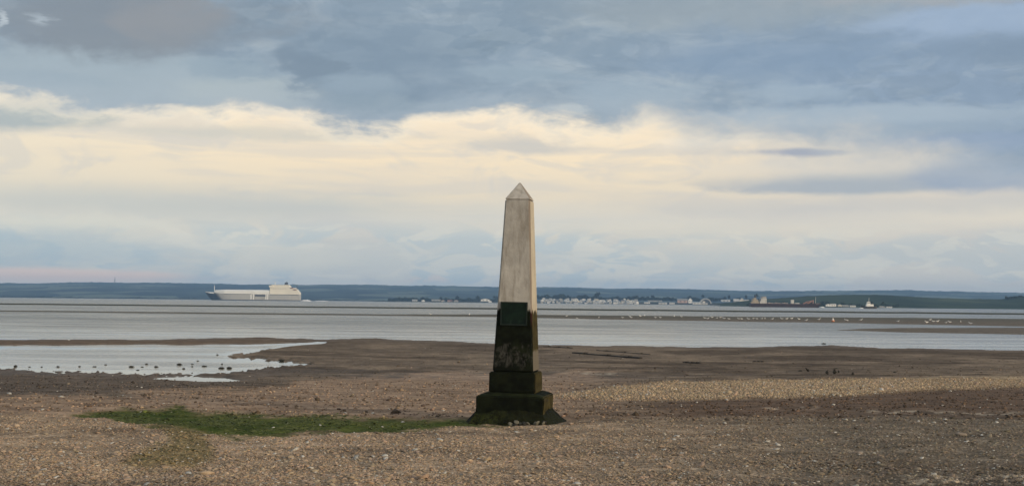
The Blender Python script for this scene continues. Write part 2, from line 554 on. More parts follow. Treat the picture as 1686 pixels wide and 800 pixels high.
def ground(x, d, want_cols=False):
    d = np.maximum(d, 1.0)
    z0 = np.interp(d, PD, PZ)
    px = CX + F * x / d
    py = HORY + F * (CAMZ - z0) / d
    nj = fbm(x * 0.35, d * 0.22, 3, 4)
    nf = fbm(x * 1.3, d * 0.8, 5, 4)
    n_px = fbm(px * 0.02, py * 0.12, 8, 4)
    shore = curve(px, SHORE)
    land = (py - shore) + 1.4 * nj + 1.8 * n_px
    z = z0.copy()
    # sea bed
    z = np.where(d > 70, np.where(land > 0, 0.03 + 0.05 * sstep(land, 0, 6) + (z0 - 0.08) * 1.0 * (z0 > 0.08),
                                  -0.02 + np.maximum(land, -8) * 0.03), z)
    # bars of sand far out
    b1t, b1b = curve(px, [(-300, 497), (0, 500.3), (843, 508.4), (1686, 516.7), (2000, 520)]), \
               curve(px, [(-300, 499.4), (0, 503.2), (843, 511.6), (1686, 520.0), (2000, 522.6)])
    b2t, b2b = curve(px, [(-300, 510), (0, 512), (400, 516), (640, 518.6), (820, 518.6), (1000, 520.3), (1400, 523.5), (1686, 526), (2000, 528)]), \
               curve(px, [(-300, 511.8), (0, 514.6), (400, 519), (640, 521.4), (820, 523.6), (1000, 527.4), (1400, 533.6), (1686, 538.6), (2000, 542)])
    b3t, b3b = curve(px, [(1370, 544.4), (1420, 542), (1480, 540.4), (1686, 540), (2000, 541)]), \
               curve(px, [(1370, 544.6), (1420, 545.6), (1480, 547.4), (1686, 551), (2000, 556)])
    wob = 0.5 * fbm(px * 0.012, py * 0.02, 21, 3)
    bars = np.zeros_like(z)
    for (t, b, sc) in ((b1t, b1b, 1.0), (b2t, b2b, 1.0), (b3t, b3b, 1.0)):
        inn = np.minimum(py + wob * 1.2 - t, b - py - wob * 1.2)
        if t is b3t:
            inn = np.where(px < 1370, -5, inn)
        k = sstep(inn, -0.5, 0.6)
        z = np.where(k > 0, z * (1 - k) + k * (0.05 + 0.05 * sstep(inn, 0, 4)), z)
        bars = np.maximum(bars, k)
    # pool and puddle
    rag = fbm(px * 0.07, py * 0.55, 71, 4)
    pd = sdf(px, py, POOL) + 2.2 * n_px + 0.8 * nf + (7.0 * rag + 5.0 * fbm(px * 0.2, py * 1.1, 73, 2)) * sstep(py, 572, 584)
    pool = sstep(-pd, -2.5, 1.5)
    z = z * (1 - pool) + pool * (-0.06)
    pd2 = sdf(px, py, PUDDLE) + 1.2 * n_px
    pud = sstep(-pd2, -1.2, 0.8)
    z = z * (1 - pud) + pud * (-0.03)
    # keep everything on the landward side just above the water
    dry = (land > 0.5) & (pool < 0.02) & (pud < 0.02)
    z = np.where(dry, np.maximum(z + 0.03 * nf * sstep(d, 130, 40) + 0.05 * nj * sstep(d, 90, 60) * (d < 90), 0.025), z)
    # shell bank on the right
    st = curve(px, [(890, 652), (1000, 642), (1100, 634), (1260, 630.5), (1400, 627), (1560, 622), (1686, 621), (2000, 622)])
    sb = curve(px, [(890, 653), (1000, 659), (1100, 659), (1260, 656.5), (1400, 651), (1560, 641.5), (1686, 637), (2000, 632)])
    bnk = np.where(px > 890, sstep(np.minimum(py - st, sb - py) + 2.5 * n_px, -1.5, 3.5), 0.0)
    u = np.clip((sb - py) / np.maximum(sb - st, 2.0), -0.5, 2.5)
    hb = np.where(px > 890, np.interp(u, [-0.2, 0.0, 0.7, 1.0, 1.6], [0, 0.0, 0.16, 0.14, 0.0]), 0) * sstep(px, 890, 1050)
    z = z + hb * (1 + 0.3 * nj)
    # green weed lies in a shallow scour
    al = sdf(px, py, ALGAE) + 6.0 * sstep(px, 230, 90) + 6.0 * n_px + 3.5 * nf + 7.0 * fbm(px * 0.03, py * 0.22, 91, 4) * sstep(px, 620, 250)
    alg = sstep(-al + 4.0 * fbm(x * 3.1, d * 1.9, 93, 3), -4.0, 5.5)
    ol = sdf(px, py, OLIVE) + 9 * n_px + 6 * nf
    oli = sstep(-ol, -8, 8)
    z = z - 0.03 * alg
    # shingle undulation close by
    near = sstep(d, 40, 24)
    z = z + near * (0.05 * nj + 0.025 * nf)
    if not want_cols:
        return z
    C = lambda *a: np.array(lin(*a))
    def ov(col, k, new):
        return col * (1 - k[:, None]) + k[:, None] * new
    col = np.tile(C(90, 80, 69), (len(z), 1))                                   # flat mud
    col = ov(col, sstep(fbm(px * 0.008, py * 0.14, 31, 5), -0.1, 0.2) * 0.8, C(108, 96, 82))
    col = ov(col, sstep(fbm(px * 0.006, py * 0.22, 35, 5), 0.0, 0.22) * 0.85, C(68, 59, 50))
    # pale drier sand upslope on the left, dark strip at its top
    e1 = curve(px, [(-200, 652), (0, 652), (130, 650), (250, 643), (360, 637), (480, 630), (620, 618), (720, 612), (900, 612), (2000, 640)])
    sand = sstep(py - e1 + 14 * n_px + 7 * nf, -4, 5) * sstep(px, 1120, 880)
    col = ov(col, sand, C(120, 103, 87))
    mudl = sstep(py - e1 + 6 * n_px, 2, -4) * sstep(py, 606, 618) * sstep(px, 560, 380)
    col = ov(col, mudl * 0.75, C(80, 72, 65))
    # the wet brown strip under the bank
    wetb = sstep(py - sb, -3, 3) * sstep(py, 694, 676) * sstep(px, 930, 1180)
    col = ov(col, wetb, C(84, 69, 56))
    wetg = sstep(py, 660, 674) * sstep(py, 698, 688) * sstep(px, 1220, 1500)
    col = ov(col, wetg * 0.8, C(80, 69, 58))
    # foreground shingle
    sh_e = curve(px, [(-200, 684), (0, 684), (130, 686), (240, 697), (400, 716), (600, 708), (800, 697), (1000, 688), (1300, 685), (1686, 690), (2000, 692)])
    shg = sstep(py - sh_e + 5 * n_px, -4, 5)
    sc = C(129, 114, 97)[None, :] * (1 - sstep(px, 780, 1500)[:, None]) + C(98, 90, 79)[None, :] * sstep(px, 780, 1500)[:, None]
    col = col * (1 - shg[:, None]) + shg[:, None] * sc
    dk = sstep(fbm(x * 0.16, d * 0.6, 41, 5), 0.0, 0.3) * shg
    col = ov(col, dk * 0.5, C(84, 75, 65))
    lowr = sstep(py, 740, 800) * sstep(px, 1150, 1600) * 0.7
    col = ov(col, lowr, C(74, 67, 60))
    # pale shell bank
    col = ov(col, bnk, C(130, 116, 97))
    # drifts of pale broken shell
    ln = [((1440, 678), (1690, 680), 3.0), ((1250, 671), (1340, 671), 2.0), ((1490, 786), (1690, 788), 7.0), ((935, 613), (1010, 615), 2.0),
          ((1060, 627), (1130, 628), 2.2)]
    for (a, b, w) in ln:
        (ax, ay), (bx, by) = raw([a, b])
        t = np.clip((px - ax) / (bx - ax), 0, 1)
        q = np.hypot((px - ax - t * (bx - ax)) * 0.25, py - ay - t * (by - ay))
        k = sstep(w - q, -1.5, 2) * sstep(fbm(px * 0.09, py * 0.6, 51, 4), -0.05, 0.25)
        col = ov(col, k * 0.6, C(158, 148, 132))
    # bars
    barc = C(82, 80, 72)[None, :] * np.ones_like(col)
    barc = barc * (1 - sstep(py, 520, 527)[:, None]) + sstep(py, 520, 527)[:, None] * C(92, 86, 78)
    barc = np.where((py < 514)[:, None], C(58, 58, 46)[None, :], barc)
    col = np.where(bars[:, None] > 0.02, barc, col)
    bar_l = (sstep(px, 560, 420) * (py < 577) * (py > 557))
    col = ov(col, bar_l, C(92, 79, 66))
    sha = sstep(land, 9, 0) * (land > -3) * (py > 550)
    col = ov(col, sha * 0.6, C(80, 70, 60))
    # weed
    tex = np.clip(0.5 + 1.5 * fbm(x * 3.0, d * 1.4, 61, 3), 0, 1)
    gcol = C(46, 58, 20)[None, :] * tex[:, None] + C(66, 72, 32)[None, :] * (1 - tex[:, None])
    col = col * (1 - alg[:, None]) + alg[:, None] * gcol
    col = ov(col, oli * 0.62, C(88, 80, 46))
    return z, col, dict(pd=pd, pool=pool, pud=pud, land=land, bank=bnk, alg=alg, oli=oli, shg=shg, wet=np.maximum(wetb, wetg * 0.6), px=px, py=py, sand=sand)


K = np.array([1.64, 1.58, 1.52])      # photo brightness -> albedo


# ground material
def ground_mat():
    m, t = material('foreshore_mat')
    pos = t.node('ShaderNodeNewGeometry').outputs['Position']
    at = t.node('ShaderNodeAttribute', attribute_name='tint').outputs['Color']
    wet = t.node('ShaderNodeAttribute', attribute_name='wet').outputs['Fac']
    peb = t.node('ShaderNodeAttribute', attribute_name='peb').outputs['Fac']
    n1 = t.noise(pos, 1.3, 6.0, 0.62)
    n2 = t.noise(pos, 9.0, 5.0, 0.65)
    v1c = t.voronoi(pos, 17.0, 'Color')
    v1 = t.voronoi(pos, 17.0)
    v2 = t.voronoi(pos, 34.0)
    sp = t.node('ShaderNodeSeparateColor')
    t.put(sp.inputs[0], v1c)
    pv = t.ramp(sp.outputs[0], [(0.0, 0.68), (0.35, 0.90), (0.7, 1.08), (0.93, 1.28), (1.0, 1.6)])
    ns = t.noise(t.vscale(pos, (0.35, 1.1, 1.0)), 1.0, 6.0, 0.68)
    k = t.mul(t.mul(t.step(n1, 0.3, 0.7, 0.70, 1.30), t.step(n2, 0.3, 0.7, 0.70, 1.30)), t.step(ns, 0.3, 0.7, 0.72, 1.28))
    kp = t.mul(k, t.add(t.mul(t.sub(pv, 1.0), peb), 1.0))
    col = t.mix(1.0, at, kp, 'MULTIPLY')
    h = t.add(t.mul(t.sub(1.0, v1), peb), t.add(t.mul(n2, 0.6), t.mul(t.mul(t.sub(1.0, v2), peb), 0.5)))
    bn = t.bump(h, 0.55, 0.025)
    ro = t.sub(0.95, t.mul(wet, 0.42))
    t.bsdf(col, ro, bn, spec=t.add(0.05, t.mul(wet, 0.12)))
    return m


rel = np.concatenate([F * 2.3 / np.linspace(3, 16.5, 14), np.linspace(328, 60, 440), np.linspace(59.6, 11, 210), np.linspace(10.5, 0.45, 24)])
# distance of each row from the base profile
dd = np.concatenate([np.linspace(1.2, 400, 40000), np.linspace(400.01, 20000, 60000)])
rr = F * (CAMZ - np.interp(dd, PD, PZ)) / dd
rows = np.interp(-rel, -rr, dd)
tc = np.concatenate([-np.array([3.0, 2.0, 1.3, 0.9, 0.7, 0.58]), np.linspace(-0.5, 0.5, 520), np.array([0.58, 0.7, 0.9, 1.3, 2.0, 3.0])])
Xg = tc[None, :] * (rows[:, None] + 2.0)
Dg = np.repeat(rows[:, None], len(tc), 1)
zz, cc_, info = ground(Xg.ravel(), Dg.ravel(), True)
V = np.stack([Xg.ravel(), Dg.ravel(), zz], 1)
nr, nc = Xg.shape
ii = (np.arange(nr - 1)[:, None] * nc + np.arange(nc - 1)[None, :]).ravel()
Q = np.stack([ii, ii + 1, ii + nc + 1, ii + nc], 1)
GM = ground_mat()
foreshore = tri_mesh('foreshore', V, Q, GM, cc_ * K, smooth=True)
tag(foreshore, 'brown shingle beach sloping down to bare tidal mud and sandbars', kind='structure')


def set_attr(o, name, a):
    at = o.data.attributes.new(name, 'FLOAT', 'POINT')
    at.data.foreach_set('value', a.astype(np.float32))


wet_a = np.clip(np.maximum(info['wet'] * 0.25, sstep(zz, 0.10, 0.02) * 0.6 * (V[:, 1] < 125)), 0, 1)
set_attr(foreshore, 'wet', wet_a)
set_attr(foreshore, 'peb', np.clip(info['shg'] * (1 - info['alg']) + info['bank'] + 0.25 * info['sand'], 0, 1))


def gz(x, d):
    return float(ground(np.array([float(x)]), np.array([float(d)]))[0])


def at_px(px, py, z=0.0):            # photo pixel -> point on the level z
    yp = py - ROLL * (px - CX)
    d = F * (CAMZ - z) / (yp - HORY)
    return (px - CX) / F * d, d


def on_ground(px, py):
    z = 0.3
    for _ in range(6):
        x, d = at_px(px, py, z)
        z = gz(x, d)
    return x, d, z


# ------------------------------------------------------------------ the water
def water_mat():
    m, t = material('water_mat')
    geo = t.node('ShaderNodeNewGeometry')
    pos = geo.outputs['Position']
    sp = t.node('ShaderNodeSeparateXYZ')
    t.put(sp.inputs[0], pos)
    far = t.step(sp.outputs[1], 105.0, 200.0)
    st2 = t.noise(t.vscale(pos, (0.05, 0.22, 1.0)), 1.0, 5.0, 0.6)
    n1 = t.noise(t.vscale(pos, (0.5, 1.1, 1.0)), 1.0, 4.0, 0.6)
    n2 = t.noise(t.vscale(pos, (2.2, 4.5, 1.0)), 1.0, 3.0, 0.6)
    st = t.noise(t.vscale(pos, (0.006, 0.03, 1.0)), 1.0, 4.0, 0.55)     # wind lanes
    h = t.add(n1, t.mul(n2, 0.35))
    calm = t.node('ShaderNodeAttribute', attribute_name='calm').outputs['Fac']
    near_r = t.mul(t.sub(1.0, calm), t.step(st2, 0.38, 0.62, 0.04, 0.26))
    amp = t.add(near_r, t.mul(far, t.step(st, 0.35, 0.65, 0.12, 0.17)))
    bn = t.bump(h, amp, 0.25)
    ro = t.add(t.add(0.03, t.mul(near_r, 0.4)), t.mul(far, t.step(st, 0.35, 0.65, 0.13, 0.18)))
    t.bsdf(c(112, 106, 90), ro, bn, spec=0.5, IOR=1.333)
    return m


WM = water_mat()
ys = np.concatenate([[30, 45, 55], np.linspace(60, 125, 200), [130, 200, 400, 800, 1600, 3200, 6500, 14000]])
xs = np.concatenate([[-14000, -5000, -1500, -400, -100], np.linspace(-50, 50, 180), [100, 400, 1500, 5000, 14000]])
XX, YY = np.meshgrid(xs, ys)
_z, _c, wi = ground(XX.ravel(), YY.ravel(), True)
n_w = len(xs)
i3 = (np.arange(len(ys) - 1)[:, None] * n_w + np.arange(n_w - 1)[None, :]).ravel()
sea = tri_mesh('sea', np.stack([XX.ravel(), YY.ravel(), np.zeros(XX.size)], 1), np.stack([i3, i3 + 1, i3 + n_w + 1, i3 + n_w], 1), WM)
calm = sstep(-wi['pd'], 9, 2.5) * (wi['py'] > 577 + 0.0 * wi['px']) + sstep(-wi['pd'], 4, 1) * (wi['px'] > 380)
calm = np.maximum(np.clip(calm, 0, 1), (wi['pud'] > 0.01) * 1.0)
calm = np.where((wi['pd'] < 30) & (YY.ravel() < 125), calm, 0.0)
set_attr(sea, 'calm', calm)
tag(sea, 'grey tidal estuary water with calm pools at low tide', kind='structure')


# ------------------------------------------------------------------ far land
def land_mat(name, ca, cb, cc2, scale):
    m, t = material(name)
    pos = t.node('ShaderNodeNewGeometry').outputs['Position']
    n = t.noise(t.vscale(pos, (1.0, 0.6, 4.0)), scale, 5.0, 0.6)
    v = t.voronoi(t.vscale(pos, (1.0, 0.7, 2.0)), scale * 1.4, 'Color')
    sp = t.node('ShaderNodeSeparateColor')
    t.put(sp.inputs[0], v)
    col = t.mix(t.step(n, 0.42, 0.6), ca, cb)
    col = t.mix(t.mul(t.step(sp.outputs[0], 0.72, 0.8), 0.8), col, cc2)
    t.bsdf(col, 0.95, spec=0.1)
    return m


HILLM = land_mat('hill_mat', (0.010, 0.018, 0.018), (0.045, 0.062, 0.046), (0.15, 0.17, 0.12), 0.0030)
HEADM = land_mat('headland_mat', (0.022, 0.040, 0.026), (0.045, 0.068, 0.040), (0.085, 0.105, 0.060), 0.008)
FLATM = land_mat('flat_mat', (0.05, 0.055, 0.035), (0.07, 0.072, 0.045), (0.10, 0.09, 0.065), 0.02)


def ridge(name, d0, d1, pts, mat, fz=0.35, n=420, x0=-700, x1=2400, amp=1.2, seed=1, base=-2.0, k=9, back=1.25, tree=0.0):
    """a range of hills: pts = skyline in photo px; d0 shore distance, d1 crest distance"""
    px = np.linspace(x0, x1, n)
    sky = curve(px, pts) + amp * fbm(px * 0.012, px * 0 + 3.3, seed, 5)
    ztop = CAMZ + (HORY - sky) / F * d1
    if tree:
        ztop = ztop + tree * np.maximum(0, fbm(px * 0.23, px * 0 + 9.1, seed + 5, 3))
    rowsV = []
    for j in range(k + 3):
        u = min(1.0, j / (k - 1))
        d = d0 + (d1 - d0) * u if j < k else d1 * (1 + (back - 1) * (j - k + 1) / 3)
        if j < k:
            prof = u ** 0.8
            z = base + (ztop - base) * prof + (ztop * 0.10 * fbm(px * 0.02 + j * 3.1, px * 0 + j * 1.7, seed + 3, 4) * math.sin(math.pi * u))
        else:
            z = ztop * (1 - 0.5 * (j - k + 1) / 3)
        rowsV.append(np.stack([(px - CX) / F * d1 * (0.25 + 0.75 * d / d1), np.full(n, d), z], 1))
    Vv = np.concatenate(rowsV)
    i2 = (np.arange(k + 2)[:, None] * n + np.arange(n - 1)[None, :]).ravel()
    q = np.stack([i2, i2 + 1, i2 + n + 1, i2 + n], 1)
    o = tri_mesh(name, Vv, q, mat, smooth=True)
    o['kind'] = 'structure'
    return o


SKYL = [(-700, 460), (0, 465.5), (60, 466.5), (150, 465), (250, 466), (400, 468), (440, 467.5), (560, 469), (700, 470.5), (800, 471.5),
        (900, 473), (1000, 475.3), (1100, 475.6), (1200, 478), (1300, 479.4), (1400, 478.5), (1450, 478), (1560, 480), (1686, 482), (2400, 489)]
hills = ridge('far_hills', 5600, 8600, SKYL, HILLM, amp=2.0, seed=4, n=900, tree=7.0)
hills['label'] = 'long blue wooded hills along the far shore'
HEADL = [(1180, 500), (1240, 494), (1330, 487.5), (1390, 485), (1460, 485.5), (1530, 490), (1600, 492), (1650, 492.5), (1668, 489), (1700, 487), (1800, 483), (2400, 480)]
head = ridge('headland', 1960, 2350, HEADL, HEADM, amp=0.8, seed=9, x0=1180, x1=2400, n=260, tree=1.2)
head['label'] = 'low green headland behind the boats on the right'
SHORET = [(560, 498.2), (640, 495.2), (700, 494.4), (820, 495), (900, 496), (1100, 497.6), (1240, 499.0), (1400, 501), (1500, 506)]
flat = ridge('town_shore', 3500, 3900, SHORET, FLATM, amp=0.4, seed=13, x0=520, x1=1560, n=260, base=-0.5, back=1.5)
flat['label'] = 'low grassy bank on which the far town stands'
SHOREL = [(-700, 484), (0, 489), (100, 489.6), (300, 491.2), (520, 493.6), (700, 496), (820, 497.4)]
flatl = ridge('marsh_shore', 4700, 5200, SHOREL, simple_mat('marsh_mat', (0.022, 0.026, 0.02), 0.95, 0.3, 0.01), amp=0.6, seed=15, x0=-600, x1=840, n=300, base=-0.5, back=1.4)
flatl['label'] = 'dark low marsh along the far left shore'

# ------------------------------------------------------------------ haze
hz = MB().box(-13500, 13500, -300, 13500, -4.0, 190.0)
hm, ht = material('haze_mat')
pv = ht.node('ShaderNodeVolumePrincipled')
pv.inputs['Color'].default_value = (0.36, 0.62, 1.0, 1)
pv.inputs['Density'].default_value = 8.4e-5
ho = ht.node('ShaderNodeOutputMaterial')
ht.l.new(pv.outputs[0], ho.inputs['Volume'])
haze = hz.build('haze', hm)
tag(haze, 'thin blue sea haze over the estuary', kind='stuff')

# ------------------------------------------------------------------ the obelisk
OX, OD = at_px(851, 690, 1.0)
YAW = R(-9.8)
LEAN = R(0.62)


def stone_mat(name, light=1.0, base=False):
    m, t = material(name)
    tc_ = t.node('ShaderNodeTexCoord')
    geo = t.node('ShaderNodeNewGeometry')
    vt = t.node('ShaderNodeVectorTransform', vector_type='NORMAL', convert_from='WORLD', convert_to='OBJECT')
    t.put(vt.inputs[0], geo.outputs['True Normal'])
    nx = t.node('ShaderNodeSeparateXYZ')
    t.put(nx.inputs[0], vt.outputs[0])
    co = tc_.outputs['Object']
    sp = t.node('ShaderNodeSeparateXYZ')
    t.put(sp.inputs[0], co)
    z = sp.outputs[2]
    n1 = t.noise(co, 2.2, 6.0, 0.62)
    n2 = t.noise(t.vscale(co, (9.0, 9.0, 1.6)), 1.0, 5.0, 0.6)        # run-off streaks
    n3 = t.noise(co, 60.0, 3.0, 0.7)
    n4 = t.noise(t.vscale(co, (6.0, 6.0, 6.0)), 1.0, 6.0, 0.65)
    g = t.mix(t.step(n1, 0.35, 0.68), tuple(v * light for v in (0.345, 0.325, 0.295)), tuple(v * light for v in (0.455, 0.43, 0.39)))
    g = t.mix(t.mul(t.step(n2, 0.45, 0.66), 0.5), g, (0.19, 0.168, 0.14))
    nb = t.noise(t.vscale(co, (3.0, 3.0, 0.8)), 1.0, 4.0, 0.6)
    g = t.mix(t.mul(t.step(nb, 0.5, 0.68), 0.32), g, (0.22, 0.19, 0.15))
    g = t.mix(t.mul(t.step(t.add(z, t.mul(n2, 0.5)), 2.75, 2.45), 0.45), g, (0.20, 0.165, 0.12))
    g = t.mix(t.mul(t.step(n3, 0.55, 0.75), 0.25), g, (0.16, 0.15, 0.13))
    g = t.mix(t.mul(t.step(n4, 0.58, 0.74), 0.35), g, (0.46, 0.43, 0.36))
    side = t.step(nx.outputs[0], 0.8, 0.95)                           # right face, turned to the sun
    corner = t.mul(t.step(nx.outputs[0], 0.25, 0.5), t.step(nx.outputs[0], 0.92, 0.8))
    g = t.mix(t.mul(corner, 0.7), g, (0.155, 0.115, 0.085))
    g = t.mix(t.mul(side, t.step(n2, 0.35, 0.6, 0.72, 0.45)), g, (0.56, 0.47, 0.32))  # warm sunlight on the right face put into the stone colour
    # tide line: black and green weed below it
    wob = t.add(t.mul(t.sub(n4, 0.5), 0.30), t.mul(t.sub(n2, 0.5), 0.30))
    zz_ = t.add(z, wob)
    line = t.step(zz_, 2.36, 2.28)
    pale = t.mul(t.step(zz_, 1.10, 1.20), t.step(zz_, 1.64, 1.52))
    pales = t.mul(t.step(z, 1.035, 1.07), t.step(t.add(z, t.mul(wob, 0.4)), 1.52, 1.46))
    n5 = t.noise(t.vscale(co, (9.0, 9.0, 5.0)), 1.0, 5.0, 0.7, 0.8)
    blk = t.mix(t.step(n4, 0.4, 0.7), (0.004, 0.005, 0.003), (0.009, 0.012, 0.006))
    blk = t.mix(t.mul(pale, t.step(n5, 0.42, 0.66)), blk, (0.055, 0.053, 0.046))
    oli = t.mix(t.step(n4, 0.35, 0.65), (0.028, 0.023, 0.008), (0.065, 0.052, 0.018))
    oli = t.mix(t.mul(pales, 0.9), oli, (0.15, 0.13, 0.10))
    blk = t.mix(t.mul(t.step(n1, 0.5, 0.66), 0.6), blk, (0.013, 0.016, 0.007))
    wcol = t.mix(side, blk, oli)
    wcol = t.mix(t.mul(corner, t.step(z, 1.9, 2.2)), wcol, (0.03, 0.012, 0.010))
    up = t.step(nx.outputs[2], 0.4, 0.8)
    wcol = t.mix(t.mul(up, t.step(n1, 0.35, 0.6)), wcol, (0.020, 0.025, 0.010))
    col = t.mix(line, g, wcol)
    bn = t.bump(t.add(t.mul(n3, 0.35), t.add(n4, t.mul(n1, 1.2))), 0.55, 0.02)
    t.bsdf(col, 0.88, bn, spec=t.sub(0.25, t.mul(line, 0.17)))
    return m


OB = empty('obelisk', (OX, OD, 1.0), YAW)
OB.rotation_euler = (0, LEAN, YAW)
tag(OB, 'tall grey stone obelisk with weed-blackened base and bronze plaque on the shore', 'obelisk')
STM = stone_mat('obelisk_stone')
STT = stone_mat('obelisk_tip', 1.22)


def frustum(name, z0, z1, w0, w1, mat, bev=0.03, seg=1, cuts=0):
    mb = MB()
    a, b = w0 / 2, w1 / 2
    mb.add([(-a, -a, z0), (a, -a, z0), (a, a, z0), (-a, a, z0), (-b, -b, z1), (b, -b, z1), (b, b, z1), (-b, b, z1)],
           [(0, 3, 2, 1), (4, 5, 6, 7), (0, 1, 5, 4), (1, 2, 6, 5), (2, 3, 7, 6), (3, 0, 4, 7)])
    o = mb.build(name, mat, OB)
    bevel(o, bev, seg)
    return o


ZS, ZT = 1.03, 4.66
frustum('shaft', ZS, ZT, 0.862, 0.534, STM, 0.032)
# pyramid cap, slightly worn tip
b = 0.267
cap = MB().loft([[(-b, -b, ZT + .002), (b, -b, ZT + .002), (b, b, ZT + .002), (-b, b, ZT + .002)],
                 [(-b * .97, -b * .97, ZT + .022), (b * .97, -b * .97, ZT + .022), (b * .97, b * .97, ZT + .022), (-b * .97, b * .97, ZT + .022)],
                 [(-.014, -.014, ZT + .372), (.014, -.014, ZT + .372), (.014, .014, ZT + .372), (-.014, .014, ZT + .372)]]).build('pyramid_cap', STT, OB)
bevel(cap, 0.012)
cap['label'] = 'paler stone pyramid tip'
pl = frustum('plinth', 0.60, ZS - 0.002, 0.985, 0.975, STM, 0.022, 2)
# plinth step with weathered sloping top
stp = MB()
a = 0.715
rings = []
for (w, z) in ((a, 0.12), (a * 1.0, 0.50), (a * 0.985, 0.545), (a * 0.74, 0.598)):
    rings.append([(-w, -w, z), (w, -w, z), (w, w, z), (-w, w, z)])
stp.loft(rings)
st_o = bevel(stp.build('base_step', STM, OB), 0.02, 2)
# roughen the base step so that its edges are worn
for o, amp in ((st_o, 0.02), (pl, 0.008)):
    bm = bmesh.new(); bm.from_mesh(o.data)
    bmesh.ops.subdivide_edges(bm, edges=[e for e in bm.edges if e.calc_length() > 0.1], cuts=7, use_grid_fill=True)
    bmesh.ops.triangulate(bm, faces=bm.faces)
    for v in bm.verts:
        q = mnoise.noise_vector(v.co * 5.0)
        v.co += q * amp
    bm.to_mesh(o.data); bm.free()

# footing: sloping skirt of concrete and stones under weed
FTM, t = material('footing_mat')
co = t.node('ShaderNodeTexCoord').outputs['Object']
n1 = t.noise(co, 3.0, 6.0, 0.65)
n2 = t.noise(co, 14.0, 5.0, 0.65)
fc = t.mix(t.step(n1, 0.40, 0.60), (0.005, 0.005, 0.003), (0.013, 0.015, 0.006))
fc = t.mix(t.mul(t.step(n2, 0.55, 0.7), 0.6), fc, (0.028, 0.026, 0.014))
fsp = t.node('ShaderNodeSeparateXYZ')
t.put(fsp.inputs[0], co)
lf_ = t.mul(t.step(t.add(fsp.outputs[0], t.mul(n1, 0.6)), 0.55, -0.2), t.step(fsp.outputs[1], -0.5, -0.85))
fc = t.mix(t.mul(lf_, t.step(n2, 0.35, 0.6)), fc, (0.030, 0.036, 0.011))
t.bsdf(fc, 0.85, t.bump(t.add(n1, n2), 0.8, 0.04), spec=0.1)
ft = MB()
N = 72
rings = []
for j in range(9):
    u = j / 8.0
    ring = []
    for i in range(N):
        an = 2 * math.pi * i / N
        ca, sa = math.cos(an), math.sin(an)
        sq = 1.0 / max(abs(ca), abs(sa)) ** 0.75
        rt = 0.70 * sq
        rb = (1.04 + 0.05 * math.sin(an * 2 + 1)) * sq ** 0.55
        if ca > 0.3 and sa < 0.4:
            rb += 0.12 * min(1.0, (ca - 0.3) / 0.3)
        r = rb + (rt - rb) * u
        zq = -0.14 + (0.275 + 0.14) * (u ** 0.85)
        p = Vector((r * ca, r * sa, zq))
        p += mnoise.noise_vector(p * 4.5) * 0.035 + mnoise.noise_vector(p * 13) * 0.014
        ring.append(tuple(p))
    rings.append(ring)
ft.loft(rings)
ft.build('footing', FTM, OB, smooth=False)['label'] = 'low sloping footing overgrown with green and black weed'
# stones showing at the right front of the footing
SM_PALE = simple_mat('stone_pale', (0.13, 0.12, 0.09), 0.85, 0.35, 9.0)
SM_DARK = simple_mat('stone_dark', (0.020, 0.019, 0.015), 0.75, 0.4, 9.0)


def stone_mesh(name, seed, squash=0.6, sub=2, amp=0.28):
    bm = bmesh.new()
    bmesh.ops.create_icosphere(bm, subdivisions=sub, radius=1.0)
    off = Vector((seed * 3.1, seed * 7.7, seed * 1.3))
    for v in bm.verts:
        q = v.co.copy()
        v.co *= 1 + amp * mnoise.noise(q * 1.3 + off) + amp * 0.5 * mnoise.noise(q * 3.1 + off)
        v.co.z *= squash
    me = bpy.data.meshes.new(name)
    bm.to_mesh(me); bm.free()
    return me


st_me = [stone_mesh('stone', i + 1) for i in range(4)]
for i in range(11):
    me = st_me[i % 4]
    x = 0.12 + i * 0.07 + random.uniform(-.06, .06)
    y = -1.06 + random.uniform(-.10, .16)
    o = bpy.data.objects.new('stone', me)
    if not me.materials: me.materials.append(SM_PALE)
    link(o, OB)
    if i % 3 == 1:
        me2 = me.copy(); me2.materials.clear(); me2.materials.append(SM_DARK); o.data = me2
    sz = random.uniform(0.025, 0.065)
    o.scale = (sz * 1.2, sz, sz)
    o.location = (x, y, 0.005 + random.uniform(0, 0.05))
    o.rotation_euler = (random.random(), random.random(), random.random() * 6)

# bronze plaque, its face following the batter of the shaft
BRZ, t = material('bronze_mat')
co = t.node('ShaderNodeTexCoord').outputs['Object']
n1 = t.noise(co, 6.0, 5.0, 0.65)
spx = t.node('ShaderNodeSeparateXYZ')
t.put(spx.inputs[0], co)
bc = t.mix(t.step(n1, 0.35, 0.65), (0.004, 0.009, 0.007), (0.007, 0.018, 0.011))
bc = t.mix(t.mul(t.step(n1, 0.50, 0.66), t.step(spx.outputs[2], -0.12, -0.2)), bc, (0.028, 0.036, 0.032))
t.bsdf(bc, 0.55, t.bump(t.noise(co, 40, 4, 0.7), 0.35, 0.006), spec=0.12)
zp = 2.25
half = lambda z: 0.431 + (0.267 - 0.431) * (z - ZS) / (ZT - ZS)
tilt = math.atan((0.431 - 0.267) / (ZT - ZS))
pq = MB().box(-0.285, 0.285, -0.022, 0.02, -0.245, 0.245).build('plaque', BRZ, OB)
bevel(pq, 0.005)
pq.location = (-0.005, -half(zp) - 0.012, zp)
pq.rotation_euler = (-tilt, 0, 0)
pq['label'] = 'dark green bronze plaque on the front of the shaft'
fr = MB()
fr.box(-0.285, 0.285, -0.033, -0.0235, 0.217, 0.244)
fr.box(-0.285, 0.285, -0.033, -0.0235, -0.244, -0.217)
fr.box(-0.285, -0.258, -0.033, -0.0235, -0.214, 0.214)
